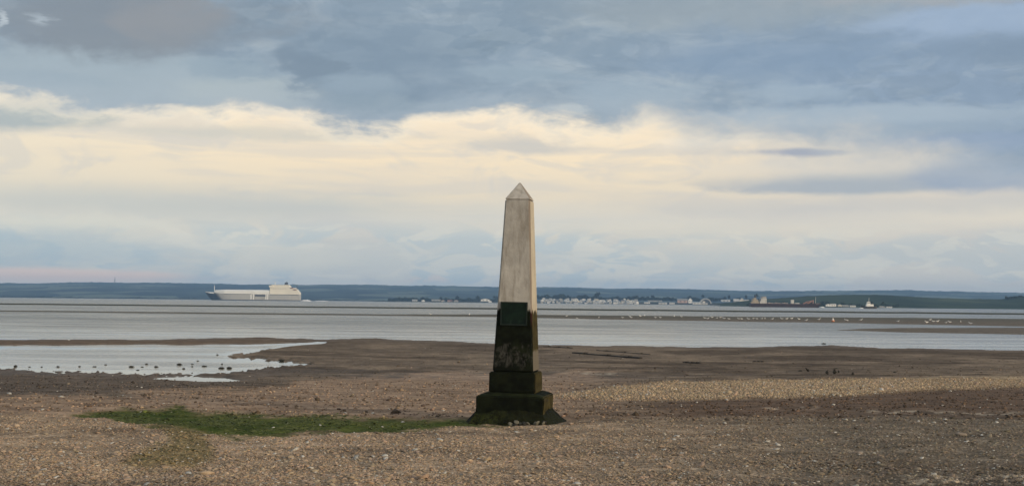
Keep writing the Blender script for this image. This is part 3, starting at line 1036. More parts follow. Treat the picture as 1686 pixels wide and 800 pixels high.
fr.box(0.258, 0.285, -0.033, -0.0235, -0.214, 0.214)
fr_o = fr.build('plaque_border', simple_mat('border_mat', (0.007, 0.014, 0.010), 0.6, 0.3, 8.0), pq)
for i, (x, z) in enumerate(((-0.271, 0.230), (0.271, 0.230), (-0.271, -0.230), (0.271, -0.230))):
    MB().tube((x, -0.0345, z), (x, -0.041, z), 0.010, 0.007, 8).build('bolt', BRZ, pq)

# ------------------------------------------------------------------ shingle, shells and weed (countless: stuff)
TM, t = material('tint_mat')
at_ = t.node('ShaderNodeAttribute', attribute_name='tint').outputs['Color']
co = t.node('ShaderNodeNewGeometry').outputs['Position']
t.bsdf(t.mix(1.0, at_, t.step(t.noise(co, 60.0, 3, 0.6), 0.3, 0.7, 0.85, 1.15), 'MULTIPLY'), 0.85, spec=0.25)

OCT_V = np.array([[1, 0, 0], [0, 1, 0], [-1, 0, 0], [0, -1, 0], [0, 0, 1], [0, 0, -1]], float)
OCT_T = np.array([[0, 1, 4], [1, 2, 4], [2, 3, 4], [3, 0, 4], [1, 0, 5], [2, 1, 5], [3, 2, 5], [0, 3, 5]])
_g = [(math.cos(a) * r, math.sin(a) * r, z) for (r, z, k) in ((0.55, 0.62, 0.0), (1.0, 0.0, 0.5), (0.55, -0.6, 0.0))
      for a in [2 * math.pi * (i + k) / 6 for i in range(6)]]
PEB_V = np.array(_g)
_t = []
for r_ in range(2):
    for i in range(6):
        p, q, u_, w_ = r_ * 6 + i, r_ * 6 + (i + 1) % 6, (r_ + 1) * 6 + i, (r_ + 1) * 6 + (i + 1) % 6
        _t += [(p, u_, q), (q, u_, w_)]
_t += [(0, 1, 2), (0, 2, 3), (0, 3, 4), (0, 4, 5)]
PEB_T = np.array(_t)


def scatter_mesh(name, BV, BT, pos, size, flat_, cols, tiltmax=0.5, jit=0.25, long=1.6):
    n, m = len(pos), len(BV)
    v = np.repeat(BV[None], n, 0) * (1 + rng.uniform(-jit, jit, (n, m, 1)))
    sc = np.stack([size * rng.uniform(1, long, n), size, size * flat_], 1)
    v = v * sc[:, None, :]
    # tilt about x then y then spin about z
    for ax in (0, 1):
        a = rng.uniform(-tiltmax, tiltmax, n)
        ca, sa = np.cos(a)[:, None], np.sin(a)[:, None]
        i, j = ((1, 2), (0, 2))[ax]
        vi, vj = v[:, :, i].copy(), v[:, :, j].copy()
        v[:, :, i], v[:, :, j] = vi * ca - vj * sa, vi * sa + vj * ca
    a = rng.uniform(0, 2 * math.pi, n)
    ca, sa = np.cos(a)[:, None], np.sin(a)[:, None]
    vx, vy = v[:, :, 0].copy(), v[:, :, 1].copy()
    v[:, :, 0], v[:, :, 1] = vx * ca - vy * sa, vx * sa + vy * ca
    v += pos[:, None, :]
    T = (BT[None] + (np.arange(n) * m)[:, None, None]).reshape(-1, BT.shape[1])
    return tri_mesh(name, v.reshape(-1, 3), T, TM, np.repeat(cols, m, 0))


def sample(n, d0, d1, t0, t1, fall):
    d = d0 - fall * np.log(1 - rng.random(n) * (1 - math.exp(-(d1 - d0) / fall)))
    x = rng.uniform(t0, t1, n) * (d + 1)
    return x, d


def pebble_cols(base, n, dark=0.5, bright=1.7, pale=0.05):
    k = np.exp(rng.normal(0, 0.17, n))
    k = np.clip(k, dark, bright)
    cc3 = base * k[:, None] * (1 + rng.uniform(-0.045, 0.045, (n, 3)))
    w = rng.random(n) < pale
    cc3[w] = np.array([0.56, 0.53, 0.47]) * rng.uniform(0.6, 1.0, (w.sum(), 1))
    return np.clip(cc3, 0, 0.9)


x, d = sample(170000, 16.5, 40, -0.44, 0.44, 9.0)
z, cl, nf_ = ground(x, d, True)
keep = (rng.random(len(x)) < nf_['shg'] * 0.95 * (1 - 0.85 * nf_['alg']) + 0.08) & (np.hypot(x - OX, d - OD) > 1.2) & (rng.random(len(x)) < np.clip(0.75 + 1.3 * fbm(x * 0.22, d * 0.75, 101, 4), 0.25, 1.0))
x, d, z, cl = x[keep], d[keep], z[keep], cl[keep]
sz = np.exp(rng.normal(math.log(0.0140), 0.44, len(x)))
big = sz > 0.026
for nm, sel, BV_, BT_ in (('small', ~big, OCT_V, OCT_T), ('large', big, PEB_V, PEB_T)):
    pos = np.stack([x[sel], d[sel], z[sel] + sz[sel] * 0.15], 1)
    o = scatter_mesh('shingle', BV_, BT_, pos, sz[sel], rng.uniform(0.30, 0.6, sel.sum()), pebble_cols(cl[sel] * K, sel.sum()))
    tag(o, 'loose %s pebbles and shells of the brown shingle in the foreground' % nm, 'shingle', kind='stuff')

# pale shells of the bank on the right
x = rng.uniform(0, 24, 180000)
d = rng.uniform(38, 64, 180000)
z, cl, nf_ = ground(x, d, True)
keep = (rng.random(len(x)) < nf_['bank'] * 0.8) & (x / d < 0.42)
x, d, z, cl = x[keep][:42000], d[keep][:42000], z[keep][:42000], cl[keep][:42000]
sz = np.exp(rng.normal(math.log(0.024), 0.40, len(x)))
o = scatter_mesh('shell_bank', OCT_V, OCT_T, np.stack([x, d, z + sz * 0.2], 1), sz, rng.uniform(0.5, 1.0, len(x)),
                 pebble_cols(cl * K, len(x), 0.6, 1.6, 0.04), 0.7)
tag(o, 'pale bank of cockle shells lying across the beach right of the obelisk', 'shells', kind='stuff')

# stray stones over the mud
x, d = sample(16000, 30, 112, -0.42, 0.42, 30.0)
z, cl, nf_ = ground(x, d, True)
keep = (z > 0.03) & (np.hypot(x - OX, d - OD) > 1.4)
x, d, z, cl = x[keep], d[keep], z[keep], cl[keep]
sz = np.exp(rng.normal(math.log(0.022), 0.42, len(x)))
o = scatter_mesh('stray_stones', OCT_V, OCT_T, np.stack([x, d, z + sz * 0.2], 1), sz, rng.uniform(0.5, 0.9, len(x)),
                 pebble_cols(cl * K * np.where(rng.random(len(x)) < 0.55, 0.38, 1.15)[:, None], len(x), 0.35, 1.5, 0.02))
tag(o, 'small stones and shells strewn thinly over the tidal mud', 'stones', kind='stuff')

# green weed: small crumpled fronds
x = rng.uniform(-14, 1.5, 170000)
d = rng.uniform(21, 36, 170000)
z, cl, nf_ = ground(x, d, True)
pr = nf_['alg'] ** 1.5 * np.clip(0.52 + 1.7 * fbm(x * 1.6, d * 0.9, 83, 4), 0.04, 0.9) + nf_['oli'] * 0.10
keep = (rng.random(len(x)) < pr) & (np.hypot(x - OX, d - OD) > 1.0)
x, d, z, ol_ = x[keep][:60000], d[keep][:60000], z[keep][:60000], nf_['oli'][keep][:60000]
n = len(x)
FR_V = np.array([[-0.5, -0.25, 0.0], [0.5, -0.3, 0.0], [0.7, 0.2, 0.35], [0.0, 0.1, 0.55], [-0.6, 0.25, 0.3], [0.1, 0.6, 0.05]])
FR_T = np.array([[0, 1, 3], [1, 2, 3], [0, 3, 4], [3, 5, 4], [2, 5, 3]])
g0 = np.array([0.050, 0.066, 0.011]); g1 = np.array([0.115, 0.125, 0.030]); g2 = np.array([0.12, 0.10, 0.04])
k = np.clip(rng.normal(0.4, 0.42, n) + 0.6 * fbm(x * 1.1, d * 0.8, 77, 3), 0, 1)[:, None]
fc_ = g0 * (1 - k) + g1 * k
fc_ = fc_ * (1 - ol_[:, None] * 0.8) + g2 * ol_[:, None] * 0.8
sz = np.exp(rng.normal(math.log(0.038), 0.4, n))
o = scatter_mesh('green_weed', FR_V, FR_T, np.stack([x, d, z - 0.004], 1), sz, rng.uniform(0.2, 0.5, n), fc_, 0.2)
tag(o, 'strip of bright green seaweed on the shingle left of the obelisk', 'seaweed', kind='stuff')

ONES = ['', 'first', 'second', 'third', 'fourth', 'fifth', 'sixth', 'seventh', 'eighth', 'ninth', 'tenth', 'eleventh', 'twelfth', 'thirteenth',
        'fourteenth', 'fifteenth', 'sixteenth', 'seventeenth', 'eighteenth', 'nineteenth', 'twentieth']


def nth(i):                          # 1 -> first, 23 -> twenty-third
    if i <= 20: return ONES[i]
    if i == 30: return 'thirtieth'
    return ('twenty-' if i < 30 else 'thirty-') + ONES[i % 10]


# ------------------------------------------------------------------ weedy stones in the tidal pool
WEEDM = simple_mat('weed_mat', (0.022, 0.020, 0.010), 0.7, 0.5, 14.0)
rk_me = [stone_mesh('rock', 20 + i, 0.55, 2, 0.32) for i in range(5)]
for me in rk_me: me.materials.append(SM_DARK)


def weed_mesh(seed):
    """a torn fringe of bladderwrack: one skirt with ragged strands"""
    r0 = random.Random(seed)
    n = 22
    inner, mid, outer = [], [], []
    for i in range(n):
        a = 2 * math.pi * i / n
        inner.append((0.55 * math.cos(a), 0.55 * math.sin(a), 0.52 + r0.uniform(-.06, .06)))
        r = r0.uniform(0.85, 1.1)
        mid.append((r * math.cos(a), r * math.sin(a), 0.22 + r0.uniform(-.08, .08)))
        r = r0.uniform(1.0, 1.7) if i % 2 else r0.uniform(0.95, 1.1)
        outer.append((r * math.cos(a + r0.uniform(-.1, .1)), r * math.sin(a), -0.16))
    mb = MB().loft([inner, mid, outer], cap=False)
    me = bpy.data.meshes.new('weed')
    me.from_pydata(mb.v, [], mb.f); me.materials.append(WEEDM)
    return me


wd_me = [weed_mesh(i) for i in range(3)]


def rock(px, py, wpx, hpx, label, group, cat='stone', name='weedy_stone'):
    x, d, z = on_ground(px, py)
    z = max(z, 0.0)
    w = wpx / F * d / 2 * 0.72
    h = hpx / F * d * 0.6
    e = empty(name, (x, d, z), random.uniform(0, 6.28))
    tag(e, label, cat, group)
    o = bpy.data.objects.new('rock', random.choice(rk_me)); link(o, e)
    o.scale = (w, w * 0.9, max(h / 0.8, 0.03)); o.location = (0, 0, h * 0.25)
    q = bpy.data.objects.new('weed', random.choice(wd_me)); link(q, e)
    q.scale = (w, w * 0.9, h); q.location = (0, 0, h * 0.3)
    return e


G1 = 'dark weedy stones in the tidal pool'
pool_rocks = [(30, 605, 7, 5), (53, 605.5, 5, 2), (73, 605.5, 4, 2), (100, 605.5, 6, 3), (135, 605, 5, 3), (160, 605, 9, 2), (178, 602, 6, 2),
              (238, 605.5, 6, 2), (245, 601, 6, 3), (261, 605.5, 8, 3), (320, 605, 5, 2), (340, 604.5, 12, 3), (329, 595.5, 5, 2),
              (320, 601, 6, 2), (369, 601, 4, 3), (361, 585.5, 5, 2.5), (231, 611, 7, 2), (306, 608.5, 6, 3)]
for i, p in enumerate(sorted(pool_rocks)):
    rock(*p, '%s from left of the small dark weedy stones in the tidal pool' % nth(i + 1), G1)
rock(220, 605.5, 11, 4, 'flat dark stone at pool edge, widest of those left of the puddle', G1)
rock(299, 602, 10, 5, 'black stone standing alone in the pool above the bright puddle', G1)
rock(368, 608, 12, 4.5, 'dark weedy stone at near pool edge, left of a touching pair', G1)
rock(381, 608, 11, 5, 'dark weedy stone at near pool edge, right of a touching pair', G1)
rock(467, 595, 13, 6, 'dark weedy stone lying in the bright pointed end of the pool', G1)
rock(514, 598, 6, 5, 'dark stone at the very tip of the pointed pool', G1)

# stubs, stones and old timbers on the mud to the right
TBM, t = material('timber_mat')
co = t.node('ShaderNodeTexCoord').outputs['Object']
gn = t.noise(t.vscale(co, (1.2, 22.0, 22.0)), 1.0, 5, 0.6)
tcx = t.mix(t.step(gn, 0.35, 0.65), (0.014, 0.011, 0.008), (0.035, 0.027, 0.018))
t.bsdf(tcx, 0.7, t.bump(gn, 0.6, 0.02), spec=0.3)


def timber(a, b, w, h, label):
    xa, da, za = on_ground(*a)
    xb, db, zb = on_ground(*b)
    L = math.hypot(xb - xa, db - da)
    e = empty('timber', (xa, da, 0), math.atan2(db - da, xb - xa))
    tag(e, label, 'timber', 'old timbers half buried in the mud')
    rr_ = random.Random(a[0])
    mb = MB()
    n = 10
    rings = []
    for i in range(n + 1):
        u = i / n
        zc = za + (zb - za) * u + h * (0.75 + 0.3 * rr_.random())
        ww = w * (0.8 + 0.3 * rr_.random())
        y = rr_.uniform(-.03, .03)
        rings.append([(L * u, y - ww, za + (zb - za) * u - 0.1), (L * u, y - ww, zc - 0.03), (L * u, y - ww * .6, zc), (L * u, y + ww * .6, zc),
                      (L * u, y + ww, zc - 0.03), (L * u, y + ww, za + (zb - za) * u - 0.1)])
    mb.loft(rings)
    mb.build('beam', TBM, e)
    for u in (0.2, 0.55, 0.85):
        zc = za + (zb - za) * u + h
        MB().box(L * u - 0.05, L * u + 0.05, -w * 1.25, w * 1.25, zc - 0.25, zc + 0.03).build('cross_piece', TBM, e)


timber((945, 581), (1057, 590), 0.10, 0.09, 'longest dark timber half buried in the mud right of the obelisk')
timber((984, 576.5), (1072, 583.5), 0.05, 0.05, 'thin dark timber just behind the longest one on the mud')
timber((1127, 596.5), (1154, 598), 0.08, 0.06, 'short dark timber on the mud, right of the longest one')
timber((897, 570.5), (944, 573), 0.07, 0.06, 'thin dark timber near the water edge, beside the obelisk')
timber((1240, 595.5), (1258, 595.5), 0.06, 0.05, 'small dark timber farthest right on the mud flat')


def stub(px, py, wpx, hpx, tilt_, label):
    x, d, z = on_ground(px, py)
    w = wpx / F * d / 2
    h = hpx / F * d
    e = empty('old_stake', (x, d, z), random.uniform(0, 6.28))
    tag(e, label, 'stake', 'stumps of stakes in the mud')
    p = MB()
    rings = []
    for (u, k_) in ((-0.4, 1.0), (0.0, 1.05), (0.35, 0.9), (0.7, 0.8), (0.92, 0.7), (1.0, 0.4)):
        rings.append([((w * k_ * (1 + .2 * math.sin(i * 2.3))) * math.cos(i * math.pi / 4) + tilt_ * u * h,
                       w * k_ * math.sin(i * math.pi / 4), u * h + (0.02 * math.sin(i * 3.0) if u == 1.0 else 0)) for i in range(8)])
    p.loft(rings).build('post', TBM, e)
    q = bpy.data.objects.new('weed', wd_me[0]); link(q, e)
    q.scale = (w * 1.1, w * 1.1, h * 0.5); q.location = (tilt_ * .3 * h, 0, h * 0.45)


stub(1362, 614.5, 4, 5, 0.1, 'short dark stake stump on the mud, left of the thickest one')
stub(1375, 615, 5, 8, -0.05, 'thickest dark stake stump standing on the mud behind the shell bank')
stub(1381.5, 613, 2.5, 4, 0.1, 'thin dark stake stump touching the thickest one on its right')
stub(1332, 611, 3.5, 6, -0.8, 'dark stake stump leaning to the left on the mud')
stub(1404.5, 616.5, 4, 4, 0.1, 'small stake stump farthest right of the row behind the shell bank')
rock(1318, 610.5, 8, 3.5, 'dark low stone on the mud, left of the stake stumps', None)
rock(1473, 612.5, 6, 3.5, 'dark stone on the mud behind the shell bank, right of stakes', None)
rock(1377, 606.2, 9, 2, 'flat dark weedy stone behind the thickest stake stump', None)
rock(1335, 668, 9, 3.5, 'dark stone on wet sand in front of the shell bank', None)
rock(1467, 675, 7, 3.5, 'dark stone beside the pale shell drift, middle of the three', None)
rock(1512, 676.5, 5, 3, 'small dark stone at the right end of a pale shell drift', None)
rock(1657, 684, 7, 4, 'dark stone among pale shells near the right picture edge', None)
rock(1562, 702.5, 4, 3, 'small dark stone alone on the shingle at right', None)
rock(957, 691, 5, 2.5, 'small dark stone just right of the obelisk footing', None)
rock(1357, 567.5, 10, 3, 'dark weedy hump on the water edge far right of obelisk', None)


# ------------------------------------------------------------------ gulls on the sandbank
GULLM, t = material('gull_mat')
co = t.node('ShaderNodeTexCoord').outputs['Object']
sp = t.node('ShaderNodeSeparateXYZ'); t.put(sp.inputs[0], co)
gcx = t.mix(t.mul(t.step(sp.outputs[2], 0.20, 0.25), t.step(sp.outputs[0], 0.12, 0.04)), (0.80, 0.79, 0.75), (0.42, 0.43, 0.45))
t.bsdf(gcx, 0.7, spec=0.2)
LEGM = simple_mat('gull_leg_mat', (0.35, 0.16, 0.05), 0.6)
DARKB = simple_mat('dark_bird_mat', (0.03, 0.03, 0.03), 0.7)


def gull_meshes():
    mb = MB()
    prof = [(-0.30, 0.005, 0.215), (-0.22, 0.030, 0.215), (-0.10, 0.070, 0.205), (0.0, 0.085, 0.20), (0.10, 0.075, 0.215), (0.16, 0.048, 0.255),
            (0.185, 0.038, 0.295), (0.20, 0.042, 0.335), (0.235, 0.034, 0.345), (0.262, 0.014, 0.338), (0.30, 0.005, 0.330)]
    rings = []
    for (x, r, z) in prof:
        rings.append([(x, r * math.cos(a), z + r * 0.95 * math.sin(a)) for a in [2 * math.pi * i / 8 for i in range(8)]])
    mb.loft(rings)
    b = bpy.data.meshes.new('gull_body'); b.from_pydata(mb.v, [], mb.f); b.materials.append(GULLM)
    lg = MB()
    for s_ in (-1, 1):
        lg.tube((0.02, s_ * 0.03, -0.01), (0.0, s_ * 0.03, 0.14), 0.008, 0.010, 5)
        lg.box(0.0, 0.06, s_ * 0.03 - 0.02, s_ * 0.03 + 0.02, -0.012, -0.004)
    l = bpy.data.meshes.new('legs'); l.from_pydata(lg.v, [], lg.f); l.materials.append(LEGM)
    return b, l


GB, GL = gull_meshes()


def gull(px, py, label, group, k=1.0):
    x, d, z = on_ground(px, py)
    z = max(z, 0.0)
    e = empty('gull', (x, d, z), random.choice((0.2, 3.0, 2.6, -0.4, 1.2, 3.6)))
    e.scale = (k, k, k)
    tag(e, label, 'gull', group)
    o = bpy.data.objects.new('body', GB); link(o, e)
    o = bpy.data.objects.new('legs', GL); link(o, e)


bank_gulls = [(1055, 522), (1062, 521), (1080, 524), (1088, 524), (1111, 522), (1123, 522.5), (1161, 525), (1166, 526), (1173, 524), (1181, 525),
              (1187, 524), (1193, 526), (1201, 526.5), (1217, 526.5), (1222, 526.5), (1233, 527), (1241, 525.5), (1247, 526), (1255, 526), (1260, 526),
              (1272, 527), (1288, 526.5), (1296, 526.5), (1304, 526), (1316, 527), (1328, 529), (1349, 527.5)]
for i, (gx, gy) in enumerate(sorted(bank_gulls)):
    gull(gx, gy, '%s white gull from the left in the flock left of the buoy' % nth(i + 1), 'gulls on the far sandbank', random.uniform(1.0, 1.5))
for i, (gx, gy) in enumerate([(1393, 528.5), (1396, 528.8), (1479, 530.5), (1532, 528), (1537, 530.8), (1544, 531), (1558, 532.5), (1564, 532), (1582, 531.5)]):
    gull(gx, gy, '%s tiny white gull rightwards from the orange buoy on the sandbank' % nth(i + 1), 'gulls right of the buoy', random.uniform(1.0, 1.5))
gull(1418, 528.5, 'white gull by itself shortly right of the orange-topped buoy', None, 1.5)
gull(1526, 533, 'large white gull at the lower edge of the right sandbank', None, 1.7)
gull(1598, 535, 'white gull farthest right at the water edge of the sandbank', None, 1.4)
gull(710, 520.6, 'white gull alone on the thin bar, middle left of the obelisk', None, 1.3)
gull(774, 521.5, 'white gull alone on the thin bar, nearest the obelisk on its left', None, 1.4)
for i, (gx, gy) in enumerate([(934, 521.5), (951, 526.8), (987, 524), (1026, 526.6), (1038, 522), (1040, 526.5)]):
    gull(gx, gy, '%s white gull rightwards from the obelisk on the sandbank' % nth(i + 1), 'gulls close right of the obelisk', random.uniform(0.9, 1.3))


# ------------------------------------------------------------------ buoy on the bank
BU_W = simple_mat('buoy_white', (0.75, 0.72, 0.66), 0.5)
BU_O = simple_mat('buoy_orange', (0.55, 0.24, 0.15), 0.5)
x, d, z = on_ground(1372, 532)
e = empty('buoy', (x, d, z)); e.scale = (1.1, 1.1, 1.1)
tag(e, 'small white and orange buoy lying among gulls on the sandbank', 'buoy')
def lathe(prof, n=12):
    return [[(r * math.cos(2 * math.pi * i / n), r * math.sin(2 * math.pi * i / n), z) for i in range(n)] for (r, z) in prof]
MB().loft(lathe([(0.18, -0.05), (0.30, 0.04), (0.33, 0.16), (0.26, 0.30)])).build('float', BU_O, e)
MB().loft(lathe([(0.22, 0.301), (0.14, 0.50), (0.10, 0.62), (0.05, 0.66)])).build('cone', BU_W, e)
MB().loft(lathe([(0.04, 0.661), (0.07, 0.70), (0.03, 0.78)])).build('top_mark', BU_O, e)


# ------------------------------------------------------------------ ships
def hull_mb(L, B, H, bow_rake, sheer, stern=0.85, nsec=26, wl=0.0, flare=0.35):
    """hull along +x (bow at +x, x from 0 to L), z from below water to deck"""
    rings = []
    for i in range(nsec + 1):
        u = i / nsec
        w = 1.0
        if u < 0.12: w = stern + (1 - stern) * (u / 0.12)
        if u > 0.72: w = max(0.02, 1 - ((u - 0.72) / 0.28) ** 2.2)
        dk = max(w, 1 - ((max(u - 0.80, 0)) / 0.2) ** 2.6) if u > 0.72 else w
        dk = max(0.02, dk)
        zt = H + sheer * max(0, (u - 0.72) / 0.28) ** 2
        xo = lambda z: bow_rake * max(0, (u - 0.75) / 0.25) ** 1.5 * max(0.0, z / H)
        b2 = B / 2
        ring = []
        for (k_, zf) in ((0.75, -2.5), (1.0, 0.0), (1.0, 0.35), (1.0, 0.7), (1.0, 1.0)):
            zq = zf if zf < 0 else zf * zt
            kk = w + (dk - w) * max(0, zf) ** 1.5
            ring.append((u * L + xo(zq), -b2 * kk * k_, zq))
        ring2 = [(x_, -y_, z_) for (x_, y_, z_) in ring[::-1]]
        rings.append(ring + ring2)
    mb = MB()
    n = len(rings[0])
    vs = [p for r in rings for p in r]
    fs = []
    for k_ in range(nsec):
        for i in range(n):
            j = (i + 1) % n
            fs.append((k_ * n + i, (k_ + 1) * n + i, (k_ + 1) * n + j, k_ * n + j))
    fs.append(tuple(range(n))); fs.append(tuple(range(nsec * n, (nsec + 1) * n))[::-1])
    return mb.add(vs, fs)


SH_W = simple_mat('ship_cream', (0.86, 0.80, 0.66), 0.6, 0.06, 0.05)
SH_T = simple_mat('ship_white', (0.86, 0.84, 0.78), 0.6, 0.06, 0.05)
SH_D = simple_mat('ship_dark', (0.06, 0.058, 0.055), 0.6, 0.3, 0.1)
SH_G = simple_mat('ship_glass', (0.03, 0.035, 0.04), 0.2, 0.1, 1.0)
SH_F = simple_mat('ship_foam', (0.8, 0.8, 0.78), 0.9, 0.1, 0.3)
HM, t = material('carrier_hull_mat')
co = t.node('ShaderNodeTexCoord').outputs['Object']
sp = t.node('ShaderNodeSeparateXYZ'); t.put(sp.inputs[0], co)
hcol = t.mix(t.step(t.add(sp.outputs[0], t.mul(sp.outputs[2], -0.9)), 178.0, 190.0), (0.46, 0.44, 0.395), (0.03, 0.03, 0.032))  # dark bow paint, with shade of the hull flare put into the colour
hcol = t.mix(t.step(sp.outputs[2], 2.2, 1.6), hcol, (0.03, 0.028, 0.025))
hcol = t.mix(t.mul(t.step(t.noise(t.vscale(co, (0.12, 0.1, 0.02)), 1.0, 4, 0.6), 0.5, 0.7), 0.3), hcol, (0.2, 0.19, 0.165))
t.bsdf(hcol, 0.5, spec=0.3)

SD = 3350.0
px2x = lambda px, d: (px - CX) / F * d
u = SD / F                                    # metres per photo px at the ship
lng = empty('gas_carrier', (px2x(495.5, SD), SD, 0), math.pi)      # origin at the stern, bow to the left
tag(lng, 'large cream and grey gas carrier with its bridge at the stern, out in the estuary', 'ship')
Ls = 217.0
cv = lambda X, Y: ((1480 - X) / 8.43 * u, (462 - Y) / 8.43 * u)     # zoom-crop px -> ship x (from the stern), z
hull_mb(211, 32, 15.5, 14.0, 4.2).build('hull', HM, lng)
# trunk deck over the tanks
zt_ = cv(0, 315)[1]; zd = 15.4
tr = MB()
x0, x1 = cv(1065, 0)[0], cv(300, 0)[0]
tr.loft([[(x0, -14.5, zd + .1), (x0, 14.5, zd + .1), (x0, 14.5, zt_ - 3.6), (x0, 9, zt_), (x0, -9, zt_), (x0, -14.5, zt_ - 3.6)],
         [(x1 - 24, -14.5, zd + .1), (x1 - 24, 14.5, zd + .1), (x1 - 24, 14.5, zt_ - 3.8), (x1 - 24, 9, zt_), (x1 - 24, -9, zt_), (x1 - 24, -14.5, zt_ - 3.8)],
         [(x1, -8, zd + .1), (x1, 8, zd + .1), (x1, 8, zt_ - 4.2), (x1, 5, zt_ - 1.5), (x1, -5, zt_ - 1.5), (x1, -8, zt_ - 4.2)]])
tr.build('trunk_deck', SH_T, lng)
# forecastle rail band
MB().loft([[(x1 + 1, -12, 15.7), (x1 + 1, 12, 15.7), (x1 + 1, 11, 18.6), (x1 + 1, -11, 18.6)],
           [(x1 + 14, -8, 17.0), (x1 + 14, 8, 17.0), (x1 + 14, 7.5, 19.2), (x1 + 14, -7.5, 19.2)],
           [(x1 + 23, -2.5, 18.9), (x1 + 23, 2.5, 18.9), (x1 + 23, 2, 20.2), (x1 + 23, -2, 20.2)]]).build('forecastle', SH_T, lng)
# superstructure
zr = cv(0, 243)[1]
sp_ = MB().prism([(cv(1478, 0)[0], zd + .05), (cv(1072, 0)[0], zd + .05), (cv(1072, 0)[0], zr - 4), (cv(1100, 0)[0], zr), (cv(1325, 0)[0], zr),
                  (cv(1350, 0)[0], zr - 6), (cv(1420, 0)[0], zr - 7), (cv(1455, 0)[0], zr - 14), (cv(1478, 0)[0], cv(0, 350)[1])], -14.2, 14.2)
sup = sp_.build('superstructure', SH_W, lng)
br = MB().box(cv(1115, 0)[0], cv(1062, 0)[0], -17.5, 17.5, zr - 6, zr - 1.5).build('bridge', SH_W, lng)
MB().box(cv(1061.5, 0)[0], cv(1061, 0)[0], -16.5, 16.5, zr - 4.0, zr - 2.2).build('bridge_window', SH_G, br)
for k_ in range(9):                                              # side ports of the deckhouse
    xq = cv(1100 + k_ * 24, 0)[0]
    MB().box(xq - 0.7, xq + 0.7, 14.15, 14.35, zr - 9.5, zr - 8.3).build('porthole', SH_G, sup)
fu = MB().loft([[(cv(1306, 0)[0], -4, zr), (cv(1266, 0)[0], -4, zr), (cv(1260, 0)[0], 4, zr), (cv(1310, 0)[0], 4, zr)],
                [(cv(1305, 0)[0], -3, zr + 6.0), (cv(1268, 0)[0], -3, zr + 6.0), (cv(1268, 0)[0], 3, zr + 6.0), (cv(1305, 0)[0], 3, zr + 6.0)]]).build('funnel', SH_D, lng)
MB().tube((cv(1290, 0)[0], 0, zr + 6), (cv(1290, 0)[0], 0, zr + 8), 0.9).build('exhaust_pipe', SH_D, fu)
mm = MB(); xq = cv(1130, 0)[0]
mm.tube((xq, 0, zr), (xq, 0, zr + 7), 0.7, 0.35); mm.box(xq - .4, xq + .4, -3, 3, zr + 4.5, zr + 5.0); mm.box(xq - .3, xq + .3, -1.8, 1.8, zr + 6, zr + 6.4)
mm.build('radar_mast', SH_T, lng)
mm = MB(); xq = cv(288, 0)[0]
mm.tube((xq, 0, zt_ - 6), (xq, 0, cv(0, 255)[1]), 0.75, 0.4); mm.box(xq - .4, xq + .4, -2.5, 2.5, zt_ + 5, zt_ + 5.5)
mm.build('foremast', SH_T, lng)
for X in (1375, 1420):                                            # lifeboats and stern gear
    xq = cv(X, 0)[0]
    zb = zr - (7.2 if X == 1375 else 11.0)
    MB().loft([[(xq + o_, 14.6 + r_ * math.cos(a_) + 1.2, zb + r_ * .8 * math.sin(a_)) for a_ in [2 * math.pi * i / 8 for i in range(8)]]
               for (o_, r_) in ((-4, .3), (-3, 1.1), (0, 1.5), (3, 1.1), (4, .3))]).build('lifeboat', simple_mat('lifeboat_mat', (0.30, 0.12, 0.06), 0.6), lng)
cr = MB(); xq = cv(1440, 0)[0]
cr.tube((xq, 6, zr - 12), (xq, 6, zr + 1), 0.8, 0.5); cr.tube((xq, 6, zr), (xq + 12, 6, zr + 2.5), 0.5, 0.3)
cr.build('crane', SH_D, lng)
# manifold and loading gear amidships
mf = MB()
for X in (815, 850, 1020, 1045):
    xq = cv(X, 0)[0]
    mf.box(xq - 1.4, xq + 1.4, 14.7, 16.2, 2.5, 15.0)
mf.build('manifold', SH_T, lng)
pn = MB()
for (X0, X1, zb0, zb1) in ((1015, 870, 10.0, 14.0), (820, 440, 14.6, 15.6), (1470, 1075, 14.0, 15.0)):
    pn.box(cv(X0, 0)[0], cv(X1, 0)[0], 15.9, 16.25, zb0, zb1)
pn.build('side_passage', SH_D, lng)


def foam(name, x, y, lx, ly, h, label, rz=0.0, seed=0):
    mb = MB()
    rings = []
    for i in range(15):
        uu = i / 14.0
        w = math.sin(math.pi * min(1, uu * 1.0 + 0.02)) ** 0.6
        rings.append([(lx * (uu - .5), ly * w * math.cos(a_) * (1 + .25 * mnoise.noise(Vector((uu * 9, a_, seed)))),
                       max(-0.05, h * w * math.sin(a_) * (1 + .7 * mnoise.noise(Vector((uu * 14, a_ * 2, seed + 5)))))) for a_ in [math.pi * j / 8 for j in range(9)]])
    mb.loft(rings, cap=False, closed=False)
    o = mb.build(name, SH_F)
    o.location = (x, y, 0); o.rotation_euler = (0, 0, rz)
    tag(o, label, 'foam', kind='stuff')


foam('wake', px2x(505, SD), SD, 26, 8, 3.2, 'white wake foam behind the stern of the gas carrier', 0, 1)
foam('wake', px2x(532, SD), SD - 5, 34, 6, 1.4, 'thin trailing wake foam farther behind the gas carrier', 0, 2)

